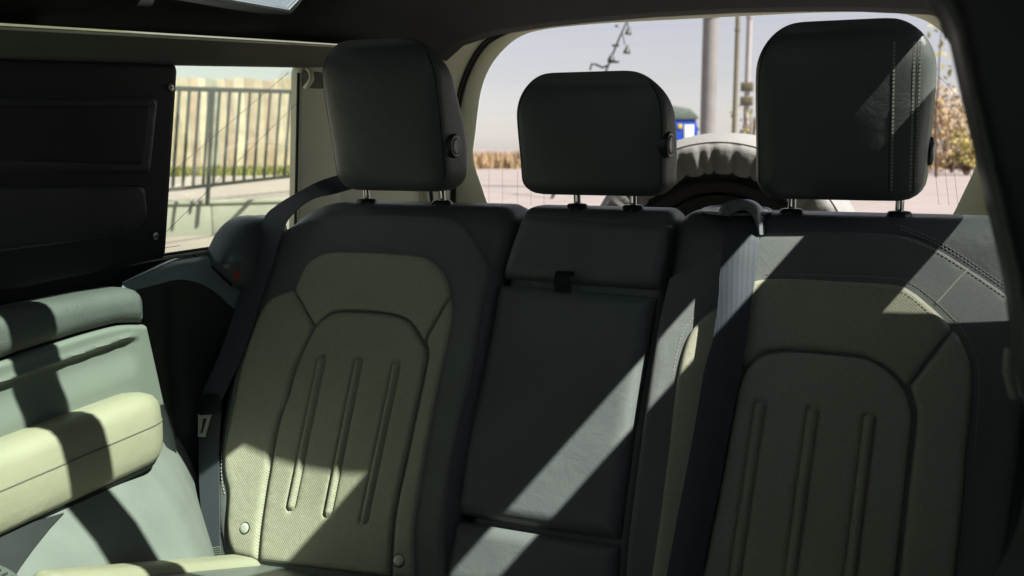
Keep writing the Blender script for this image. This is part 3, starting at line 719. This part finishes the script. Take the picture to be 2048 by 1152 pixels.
# ---------- middle seat
ms = thing('rear_seat', 'narrow dark middle seat with fold-down armrest between the khaki seats', 'car seat', 'rear seats')
seat_body('backrest', -.150, .131, ms, 0, 0, -.012, .022, None)
fm = lambda x, y: S2(x, y, .0)
hb = outline([(1046, 424, 1), (1340, 447, 1), (1330, 520), (1318, 576, 1), (1160, 566), (1003, 553, 1), (1018, 500)], fm)
pillow('upper_block', hb, FR, 'dark_leather', ms, -.012, .020, .022, .010)
ab = outline([(998, 566, 1), (1160, 578), (1312, 590, 1), (1296, 700), (1265, 890), (1240, 1080, 1), (1080, 1058), (908, 1028, 1), (925, 890), (962, 740)], fm)
pillow('armrest', ab, FR, 'dark_leather', ms, -.014, .026, .026, .010)
lb = outline([(904, 1038, 1), (1080, 1067), (1238, 1091, 1), (1234, 1180, 1), (884, 1180, 1)], fm)
pillow('lower_block', lb, FR, 'dark_leather', ms, -.012, .022, .022, .010)
q = S2(1126, 553, .02)
V = []
path = [(.0, -.006, .000), (.0, -.010, .016), (.0, -.002, .023), (.0, .012, .022), (.002, .024, .012)]
P = [SW(q[0]+a, q[1]+b, c) for a, b, c in path]
sweep('pull_strap', [(p, (1, 0, 0), SN*.4+ST*.6) for p in cr(P, 4)], [(-.014, -.0015), (.014, -.0015), (.014, .0015), (-.014, .0015)], 'seal', ms)
hM = headrest(ms, -.006, .136, 1.326, 1.531, [(0, -.070), (.1, -.080), (.5, -.092), (1, -.098)], [(0, .006), (.1, .014), (.3, .012), (.5, -.004), (.8, -.044), (1, -.070)], rev=True)
post_pair(hM, 0, .051, 1.37); button(hM, *atX(1335, 290, .124))

# ---------- right seat
GR = bulge(.385, .225, .012)
rs = thing('rear_seat', 'right rear seat with khaki ribbed back panel and a belt across it', 'car seat', 'rear seats')
seat_body('backrest', .139, .672, rs, 0, 0, 0, .030, GR, 'bolster_leather')
dr = outline([(1338, 556, 1), (1390, 522), (1446, 492), (1500, 470), (1560, 462), (1700, 462), (1800, 468), (1868, 492), (1935, 533), (2010, 586), (2060, 640, 1), (2040, 900), (2000, 1180, 1), (1252, 1180, 1), (1262, 1060), (1288, 860), (1312, 690)], lambda x, y: S2(x, y, .004))
pillow('yoke_panel', dr, FR, 'dark_fabric', rs, -.004, .008, .010, .012, GR)
k2 = lambda x, y: S2(x, y, .012)
rA = outline([(1432, 612, 1), (1462, 580), (1500, 562), (1539, 555), (1600, 555), (1673, 559), (1785, 566), (1822, 579), (1860, 609), (1897, 646), (1903, 658, 1), (1818, 768, 1), (1812, 770), (1796, 752), (1770, 729), (1740, 714), (1711, 707), (1599, 697), (1543, 699), (1513, 710), (1488, 734, 1)], k2)
pillow('upper_panel', rA, FR, 'khaki', rs, .002, .010, .009, .009, GR)
rL = outline([(1430, 614, 1), (1486, 737, 1), (1472, 773), (1461, 830), (1450, 879), (1434, 983), (1415, 1077), (1398, 1165, 1), (1301, 1165, 1), (1319, 1043), (1337, 901), (1345, 830), (1356, 747), (1367, 699), (1380, 665), (1402, 638)], k2)
pillow('side_panel', rL, FR, 'khaki', rs, .002, .010, .009, .009, GR)
rR = outline([(1906, 660, 1), (1918, 672), (1931, 699), (1942, 728), (1945, 773), (1940, 853), (1934, 901), (1927, 1006), (1910, 1165, 1), (1797, 1165, 1), (1807, 1080), (1818, 976), (1827, 901), (1834, 834), (1830, 808), (1820, 771, 1)], k2)
pillow('side_panel', rR, FR, 'khaki', rs, .002, .010, .009, .009, GR)
rC = outline([(1402, 1165, 1), (1419, 1077), (1438, 983), (1457, 879), (1466, 830), (1477, 773), (1492, 738), (1515, 715), (1545, 704), (1599, 702), (1711, 712), (1740, 719), (1768, 735), (1793, 757), (1812, 784), (1823, 811), (1826, 834), (1819, 901), (1811, 976), (1800, 1080), (1790, 1165, 1)], k2)
rr_ = [(S2(1518, 812, .014), S2(1464, 1180, .014)), (S2(1625, 823, .014), S2(1576, 1180, .014)), (S2(1739, 836, .014), S2(1697, 1180, .014))]
pillow('center_panel', rC, FR, 'khaki', rs, .002, .010, .007, .009, GR, ribs(rr_, .0085, .0050), dense=rib_dense(rr_))
for dy_, hh in ((-15, .0006), (-8, .0006), (11, .0046)):     # stitch rows along the yoke seam and round the khaki panel
    stitches('stitching', cr([S2(x, y+dy_, .004) for x, y in ((1800, 464), (1868, 491), (1935, 532), (2010, 585))], 8), FR, 'thread', rs, hh, G=GR)
stitches('stitching', cr([S2(x, y, .006) for x, y in ((1530, 547), (1673, 550), (1788, 556), (1827, 569), (1868, 600), (1906, 638), (1930, 668), (1945, 699), (1955, 728), (1958, 773), (1953, 853), (1946, 920))], 6), FR, 'thread', rs, .0046, G=GR)
stitches('stitching', cr([S2(x, y, .006) for x, y in ((1348, 745), (1358, 697), (1371, 659), (1395, 630), (1425, 603))], 6), FR, 'thread', rs, .0046, G=GR)
stitches('stitching', cr([S2(x, y, .016) for x, y in ((1545, 566), (1673, 570), (1782, 578), (1816, 590), (1850, 618), (1884, 652))], 6), FR, 'khaki_leather', rs, .0122, pitch=.006, G=GR)
sm = cr([S2(x, y, .004) for x, y in ((1936, 537), (1905, 571), (1873, 607))], 5)
tube('seam', [SW(a, b, .0055+float(GR(np.array([a]), np.array([b]))[0])) for a, b in sm], .0013, 'thread', rs, 6)
hR = headrest(rs, .391, .132, 1.326, 1.595, [(0, -.062), (.1, -.070), (.5, -.086), (1, -.100)], [(0, .030), (.1, .040), (.3, .040), (.45, .026), (.7, -.014), (1, -.062)])
post_pair(hR, .401, .082, 1.37); button(hR, .520, -.012, 1.402)
def face_y(z, x=.46):
    k = (z-1.326)/.269; fy = np.interp(k, [0, .1, .5, 1], [-.062, -.070, -.086, -.100]); by = np.interp(k, [0, .1, .3, .45, .7, 1], [.030, .040, .040, .026, -.014, -.062])
    wx = .132*.972*(1-.035*(1-k)**2-.05*max(0, (k-.55)/.45)**2); tr_ = .074/.269; ins = 0
    if k < .13: ins = .032*(1-math.sqrt(1-(1-k/.13)**2))
    if k > 1-tr_: ins = .060*(1-math.sqrt(max(0, 1-((k-1+tr_)/tr_)**2)))
    hy = max(.006, (by-fy)/2-ins*.62); wx -= ins*1.05; c_ = min(1., abs(x-.391)/wx)**(1/.36)
    return float((fy+by)/2-hy*max(0, 1-c_*c_)**.21-.006*(1-((x-.391)/.132)**2)*min(1, 4*k*(1-k)+.2))
for x0, x1 in ((.4620, .4705), (.4890, .4965), (.4970, .5045)):
    V = []; F = []
    for z in np.arange(1.345, 1.560, .0056):
        X = np.interp(z, [1.34, 1.58], [x1, x0]); yy = face_y(z, X); o = len(V)
        for dy in (.002, -.0004):
            for a, b in ((-.0009, -.0019), (.0009, -.0019), (.0009, .0019), (-.0009, .0019)): V.append((X+a*1.5, yy+dy, z+b))
        F += [(o+4, o+5, o+6, o+7)]+[(o+i, o+(i+1) % 4, o+4+(i+1) % 4, o+4+i) for i in range(4)]
    tag(mesh('stitching', V, F, 'thread', hR, 0), None, kind='stuff')
tube('seam', [(x_, face_y(z, x_)+.0009, z) for z in np.linspace(1.34, 1.565, 24) for x_ in [float(np.interp(z, [1.34, 1.58], [.5005, .4930]))]], .0010, 'seal', hR, 6)
tube('seam', [(np.interp(z, [1.34, 1.58], [.4660, .4575]), face_y(z, .463)+.0012, z) for z in np.linspace(1.34, 1.575, 24)], .0013, 'seal', hR, 6)
box('side_clip', (.655, -.07, 1.290), (.70, -.02, 1.318), 'pillar', rs, .008)

# ---------- cushions (only the left one's rear corner shows)
cu = thing('seat_cushion', 'left rear seat cushion with khaki edge at the bottom', 'cushion')
def FC(s, t, h): return np.array([s, -.31-t*.93, .650+t*.36+h])
pillow('cushion_body', resample(outline([(-.585, .0, 1), (-.17, .0, 1), (-.17, .55, 1), (-.52, .55, 1), (-.565, .2)], lambda x, y: np.array([x, y])), .02), FC, 'dark_leather', cu, .0, .03, .03, .015, skirt=.14)
pillow('side_panel', resample(outline([(-.572, .03, 1), (-.50, .03, 1), (-.46, .53, 1), (-.515, .53, 1), (-.552, .2)], lambda x, y: np.array([x, y])), .02), FC, 'khaki_leather', cu, .022, .02, .02, .012)

# ================================================================== BELTS
def ribbon(name, Lp, Rp, m, parent, th=.0016, n=6, cup=.0):
    Lq, Rq = cr(Lp, n), cr(Rp, n); V = []; K = 7
    T = np.gradient((Lq+Rq)/2, axis=0)
    for i in range(len(Lq)):
        nn = np.cross(Rq[i]-Lq[i], T[i]); nn /= np.linalg.norm(nn)+1e-9
        if nn@(CAM-Lq[i]) < 0: nn = -nn
        row = [Lq[i]+(Rq[i]-Lq[i])*k/(K-1)+nn*cup*math.sin(math.pi*k/(K-1)) for k in range(K)]
        V += [p+nn*th/2 for p in row]+[p-nn*th/2 for p in row[::-1]]
    F = grid_faces(len(Lq), 2*K, 0, True)+[tuple(range(2*K)), tuple(range((len(Lq)-1)*2*K, len(Lq)*2*K))]
    return mesh(name, V, F, m, parent, 50)
def SP(x, y, h): q = S2(x, y, h); return SW(q[0], q[1], h)
# left belt
lb_ = thing('seat_belt', 'dark belt over the left shoulder of the seat with a steel tongue', 'seat belt', 'rear seat belts')
HL = [.034, .036, .034, .030, .028, .026, .026, .026]
Lp = [atY(690, 346, .03), atY(640, 362, .01), SP(596, 385, .028)]+[SP(x, y, h) for (x, y), h in zip(((552, 412), (527, 440), (503, 520), (476, 600), (446, 690), (420, 752), (402, 792)), HL)]
Rp = [atY(704, 378, .03), atY(668, 388, .01), SP(626, 398, .03)]+[SP(x, y, h+.006) for (x, y), h in zip(((590, 424), (568, 456), (545, 530), (518, 612), (486, 706), (460, 764), (443, 800)), HL)]
ribbon('webbing', Lp, Rp, 'belt', lb_)
Lp = [SP(x, y, h) for x, y, h in ((404, 800, .022), (399, 860, .018), (398, 920, .018), (401, 1000, .020), (409, 1070, .022), (418, 1135, .022))]
Rp = [SP(x, y, h) for x, y, h in ((444, 806, .026), (440, 866, .024), (438, 925, .024), (439, 1000, .028), (440, 1070, .030), (441, 1135, .030))]
ribbon('webbing', Lp, Rp, 'belt', lb_, .0018)
V = []; F = []
for k in range(9):                            # woven ladder of thread near the anchor
    a = SP(414+k*.6, 1098+k*4.2, .0245); b = SP(441, 1094+k*4.2, .032); tube_ = None
    o = len(V)
    for p in (a, b):
        for dz_ in (-.0009, .0009): V += [p+np.array([0, -.001, dz_]), p+np.array([0, .002, dz_])]
    F += [(o, o+4, o+6, o+2), (o+1, o+5, o+7, o+3), (o, o+4, o+5, o+1), (o+2, o+6, o+7, o+3)]
tag(mesh('thread_rows', V, F, 'thread', lb_, 0), None, kind='stuff')
prism('tongue_grip', [SP(x, y, .024) for x, y in ((394, 798), (402, 790), (440, 790), (448, 800), (446, 822), (436, 830), (404, 832), (396, 820))], SN*.010, 'black_plastic', lb_, .003)
def loop_prism(name, outer, inner, d, m, parent):
    n = len(outer); V = [np.array(p) for p in outer]+[np.array(p) for p in inner]; V += [p+d for p in V]
    F = []
    for i in range(n):
        j = (i+1) % n
        F += [(i, j, n+j, n+i), (2*n+i, 3*n+i, 3*n+j, 2*n+j), (i, 2*n+i, 2*n+j, j), (n+i, n+j, 3*n+j, 3*n+i)]
    return mesh(name, V, F, m, parent, 20)
loop_prism('tongue', [SP(x, y, .028) for x, y in ((398, 829), (424, 829), (421, 838), (411, 874), (398, 874))], [SP(x, y, .028) for x, y in ((407, 837), (416, 837), (414, 842), (407, 867), (402, 867))], SN*.003, 'tongue_metal', lb_)
# left shoulder block behind the belt
bc = thing('belt_cover', 'blue black rounded belt cover between the left seat and the window', 'cover')
def FB(s, t, h): return np.array([-.70+s*.9, .0+s*.45-.0*t, 0])+np.array([0, 0, t])+np.array([.3, -1.0, .25])*h
bo = outline([(428, 528), (440, 490), (462, 455), (490, 436), (525, 432), (560, 440), (560, 520), (535, 585), (472, 575), (440, 548)], lambda x, y: atX(x, y, -.69)[1:])
def FB(y, z, h): return np.array([-.69+h, y-.3*h, z])
pillow('cover_body', bo, FB, 'trim_grey', bc, -.0, .045, .05, .010, skirt=.03)
prism('warning_tag', [atX(x, y, -.650) for x, y in ((470, 545), (477, 541), (475, 558), (468, 561))], (.002, 0, 0), 'red_tag', bc, 0)

# right belt
rb = thing('seat_belt', 'dark belt hanging across the right seat from its shoulder guide', 'seat belt', 'rear seat belts')
ph = [.030, .030, .034, .036, .036, .034, .032, .030, .030, .030]
Lpx = [(1452, 452), (1446, 490), (1440, 545), (1436, 605), (1425, 680), (1408, 744), (1391, 845), (1371, 953), (1352, 1050), (1331, 1165)]
Rpx = [(1519, 470), (1517, 500), (1510, 560), (1503, 605), (1492, 690), (1477, 767), (1460, 853), (1442, 953), (1423, 1043), (1400, 1165)]
ph[0] = .022
ribbon('webbing', [atY(1464, 420, -.03)]+[SP(x, y, h) for (x, y), h in zip(Lpx, ph)], [atY(1520, 428, -.03)]+[SP(x, y, h+.002) for (x, y), h in zip(Rpx, ph)], 'belt', rb, cup=.004)
# hooded guide on the seat top: an arched shell the belt comes out of
gp = []
gy0 = -.020
arch = [(1436, 428), (1440, 416), (1452, 406), (1468, 400), (1486, 400), (1502, 408), (1514, 422), (1521, 444), (1523, 470)]
outer = [atY(x, y, -.088) for x, y in arch]; inner = [atY(x, y, -.088) for x, y in ((1458, 434), (1459, 430), (1463, 427), (1470, 424), (1484, 420), (1496, 423), (1505, 432), (1512, 450), (1516, 472))]
oi = cr(outer, 4); ii = cr(inner, 4); n = len(oi)
V = list(oi)+list(ii)+[p+np.array([0, .085, -.004]) for p in oi]+[p+np.array([0, .08, -.004]) for p in ii]
V += [p*.35+q_*.65+np.array([0, -.006, .002]) for p, q_ in zip(ii, oi)]
F = []
for i in range(n-1):
    F += [(i, i+1, 4*n+i+1, 4*n+i), (4*n+i, 4*n+i+1, n+i+1, n+i), (i, i+1, 2*n+i+1, 2*n+i), (n+i, n+i+1, 3*n+i+1, 3*n+i)]
mesh('belt_guide', V, F, 'guide_grey', rb, 60)
P = cr([atZ(x, y, 1.3025) for x, y in ((1406, 420), (1425, 414), (1470, 412), (1528, 416), (1541, 422), (1528, 427), (1480, 428), (1425, 426))], 6, True)
tube('guide_bezel', P, .0024, 'guide_grey', rb, 8, True)
prism('slot_cover', [p-np.array([0, 0, .003]) for p in P[::2]], (0, 0, .003), 'sheen_grey', rb, 0)

# ================================================================== LEFT SIDE TRIM
st_ = thing('side_trim', 'left cabin side trim with dark pad, pale panel and khaki armrest', 'trim panel')
def FW(X0):
    return lambda y, z, h: np.array([X0+h, y, z])
fX = lambda X: (lambda x, y: atX(x, y, X)[1:])
# upper pad
pad = np.array([(-.80, 1.104), (-.645, 1.117), (-.55, 1.1245), (-.47, 1.1265), (-.412, 1.117), (-.410, 1.16), (-.418, 1.176), (-.44, 1.182), (-.52, 1.184), (-.62, 1.182), (-.80, 1.176)])
pillow('pad', resample(pad, .01), FW(-.684), 'pad', st_, .0, .026, .024, .006, skirt=.03)
# pale panel with a pull recess
pan = outline([(-.80, 1.102, 1), (-.645, 1.115), (-.55, 1.1225), (-.47, 1.1245), (-.408, 1.115, 1), (-.392, 1.04), (-.377, .968, 1), (-.80, .95, 1)], lambda a, b: np.array([a, b]))
def recess(Q, dd):
    zc = np.interp(Q[:, 0], [-.8, -.62, -.46, -.425], [1.062, 1.079, 1.091, 1.088])
    f = smooth01((-.425-Q[:, 0])/.03); d = Q[:, 1]-zc
    up = smooth01((.012-d)/.010); dn = smooth01((d+.060)/.05)
    lip = .003*np.exp(-((d-.013)/.004)**2)
    return f*(lip-.011*np.where(d < .013, up*dn, 0))
pillow('panel', pan, FW(-.672), 'pale_trim', st_, -.004, .012, .007, .0042, None, recess, skirt=.02)
# black shell behind and beside the panel, down to the seat
def FS(y, z): return 0
LU = [atX(x, y, -.724) for x, y in ((240, 566), (262, 554), (300, 536), (340, 520), (380, 509), (420, 501), (470, 493), (540, 482))]
LL = [atX(x, y, -.682) for x, y in ((240, 590), (262, 583), (310, 570), (360, 559), (405, 569), (440, 592), (466, 616), (520, 650))]
LU, LL = cr(LU, 6), cr(LL, 6); V = []; K = 9
for u_, l_ in zip(LU, LL):
    for k in range(K):
        a = k/(K-1); p = u_*(1-a)+l_*a; b_ = math.sin(math.pi*a)*.010; V.append(p+np.array([.8, -.2, 1.0])*b_)
mesh('ledge', V, grid_faces(len(LU), K), 'sheen_grey', st_, 80)
yl = LL[:, 1]; zl = LL[:, 2]; o_ = np.argsort(yl)
rows = np.linspace(-.84, .12, 50); V = []
for Y in rows:
    zt = float(np.interp(Y, yl[o_], zl[o_])); xo = -.735+.0525*float(smooth01(np.array((Y+.47)/.08)))
    fold = .010*math.exp(-((Y+.28)/.03)**2)
    for k in range(12):
        a = k/11; xr = xo-.038*float(smooth01(np.array((Y+.36)/.05)))*float(smooth01(np.array(a/.22))); V.append((xr+(fold*math.sin(math.pi*min(1, a*1.1)) if a > 0 else 0)-.0, Y+.03*a, zt+.001-(zt-.58)*a))
mesh('wheelhouse_cover', V, grid_faces(len(rows), 12), 'soft_black', st_, 60)
tube('ledge_gap', [atX(380, 510, -.7215)+[.002, 0, .002], atX(420, 540, -.700)+[.006, 0, .004], atX(462, 573, -.684)+[.002, 0, .002]], .0022, 'seal', st_, 6)
tube('sill_bead', [(-.718, Y, 1.2135) for Y in (-.8, -.5, -.15, .1)], .0035, 'khaki_leather', st_, 6)
tube('shell_seam', cr([atX(x, y, -.684) for x, y in ((272, 650), (292, 668), (305, 700), (308, 730), (302, 770))], 5), .0016, 'black_plastic', st_, 6)
# armrest: box section lofted along Y with a rounded rear end
arm = []
base_sec = [(-.668, 1.010), (-.640, 1.014), (-.618, 1.012), (-.606, 1.003), (-.6005, .990), (-.5985, .970), (-.5965, .958), (-.597, .930), (-.5985, .912), (-.604, .902), (-.620, .894), (-.668, .886)]
ysA = np.r_[np.linspace(-.90, -.488, 14), [-.475, -.461, -.45, -.441, -.434, -.429, -.427]]
V = []
for Y in ysA:
    e = max(0, (Y+.488)/.062); sh = 1-math.sqrt(max(0, 1-e*e)) if e > 0 else 0
    dz = .10*(Y+.60)*.42
    for X, Z in base_sec:
        cx_, cz_ = -.668, .952
        V.append((X+(cx_-X)*sh*.75, Y, Z+dz*.9+(cz_-Z)*sh*.62))
n = len(base_sec)
F = grid_faces(len(ysA), n)+[tuple(range((len(ysA)-1)*n, len(ysA)*n))]
ar = mesh('armrest', V, F, 'khaki_leather', st_, 60)
def arm_pt(Y, X, Z):
    e = max(0, (Y+.488)/.062); sh = 1-math.sqrt(max(0, 1-e*e)) if e > 0 else 0; dz = .10*(Y+.60)*.42
    return (X+(-.668-X)*sh*.75, Y, Z+dz*.9+(.952-Z)*sh*.62)
tube('seam', [arm_pt(Y, -.5972, .964) for Y in ysA[:-2]], .0011, 'rail', ar, 6)
V = []
for Y in ysA:
    p1 = arm_pt(Y, -.606, .899); p2 = arm_pt(Y, -.66, .884); V += [np.array(p1)+[-.003, 0, .002], np.array(p1)+[-.006, 0, -.009], np.array(p2)+[0, 0, -.014], np.array(p2)]
mesh('armrest_base', V, grid_faces(len(ysA), 4), 'black_plastic', st_, 60)
# lower panel, from the armrest down to the cushion
cy_ = np.array([-.95, -.75, -.55, -.47, -.41, -.35, -.30, -.255, -.20])
cz_ = np.array([.935, .888, .844, .773, .70, .62, .55])
cx_ = np.array([[-.660, -.612, -.572, -.530, -.490, -.450, -.43], [-.660, -.611, -.571, -.529, -.489, -.449, -.43], [-.660, -.609, -.568, -.526, -.486, -.446, -.43],
                [-.668, -.625, -.585, -.541, -.505, -.47, -.45], [-.680, -.655, -.618, -.575, -.545, -.515, -.50], [-.700, -.690, -.660, -.625, -.60, -.575, -.56],
                [-.722, -.718, -.700, -.675, -.65, -.63, -.62], [-.735, -.733, -.725, -.71, -.695, -.68, -.67], [-.738, -.737, -.735, -.73, -.72, -.71, -.70]])
fy_ = np.linspace(-.95, -.20, 70); A_ = np.array([[np.interp(y, cy_, cx_[:, k]) for k in range(7)] for y in fy_])
ker = np.array([1, 4, 6, 4, 1])/16.
for k in range(7):
    q = np.pad(A_[:, k], 2, mode='edge'); A_[:, k] = np.convolve(q, ker, 'valid')
fz_ = np.linspace(.935, .55, 26)
V = [(np.interp(-z, -cz_, A_[i]), y, z) for i, y in enumerate(fy_) for z in fz_]
mesh('lower_panel', V, grid_faces(70, 26), 'carpet_trim', st_, 80)
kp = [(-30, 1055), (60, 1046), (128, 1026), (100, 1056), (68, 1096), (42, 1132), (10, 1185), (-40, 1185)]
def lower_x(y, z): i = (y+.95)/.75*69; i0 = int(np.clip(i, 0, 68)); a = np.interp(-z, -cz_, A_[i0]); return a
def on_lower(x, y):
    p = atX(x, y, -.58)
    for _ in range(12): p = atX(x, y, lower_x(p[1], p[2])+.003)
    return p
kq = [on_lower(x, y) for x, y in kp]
prism('shadow_panel', kq, (.002, 0, .0015), 'soft_black', st_, .0006, 1)  # dark sheet stands in for a cast shadow on the lower panel
# loudspeaker grille low on the panel
ctr = np.array([-.555, -.842, .822]); nn = np.array([.82, 0, .57]); e1 = np.array([0, 1, 0]); e2 = np.cross(nn, e1)
sg = tube('speaker_grille', [ctr+nn*.004, ctr+nn*.010, ctr+nn*.011], [.075, .075, .070], 'pad', st_, 40)
for k in range(-9, 10):
    a = k*.0075; hl_ = math.sqrt(max(0, .068**2-a*a)); tube('slat', [ctr+e2*a+e1*(-hl_)+nn*.012, ctr+e2*a+e1*hl_+nn*.012], .0018, 'steel', sg, 5)

# ================================================================== PANELS OVER THE SIDE WINDOWS
def window_panel(s, rear, label):
    t = thing('window_panel', label, 'panel', 'black panels over the side windows')
    x = s*.718; (ya, za), (yb, zb) = rear
    poly = np.array([(-.715, 1.196), (yb, zb), (ya, za), (-.715, 1.528)])
    fr = lambda y, z, h: np.array([x-s*h, y, z])
    pillow('plate', resample(poly, .01), fr, 'black_plastic', t, 0, .006, .006, .012, skirt=.008)
    dy = ya+.25
    q = lambda a, b: (a+(dy if a > -.5 else 0), b)
    up = np.array([q(-.66, 1.375), q(-.335, 1.362), q(-.305, 1.495), q(-.66, 1.48)])
    pillow('recess_rim', resample(up, .01), fr, 'soft_black', t, .004, .006, .006, .012)
    up2 = np.array([q(-.66, 1.39), q(-.352, 1.378), q(-.325, 1.478), q(-.66, 1.466)])
    pillow('recess_floor', resample(up2, .01), fr, 'black_plastic', t, .009, .003, .004, .012)
    lo = np.array([q(-.66, 1.258), q(-.365, 1.262), q(-.345, 1.29), q(-.35, 1.345), q(-.66, 1.355)])
    pillow('lower_plate', resample(lo, .01), fr, 'soft_black', t, .004, .006, .006, .012)
    for a, b in ((-.274, 1.511), (-.331, 1.255)):
        P = np.array([x-s*.006, a+dy, b]); u = np.array([-s, 0, 0]); k = tube('screw', [P, P+u*.003, P+u*.0035], [.0070, .0066, .004], 'steel', t, 14)
        box('slot', P+u*.0035-[.0006, .004, .0009], P+u*.0035+[.0006, .004, .0009], 'black_plastic', k, 0)
window_panel(-1, ((-.25, 1.552), (-.306, 1.214)), 'black plate with screws covering the front of the left side window')
window_panel(1, ((-.162, 1.50), (-.126, 1.196)), 'black plate covering the front of the right side window')
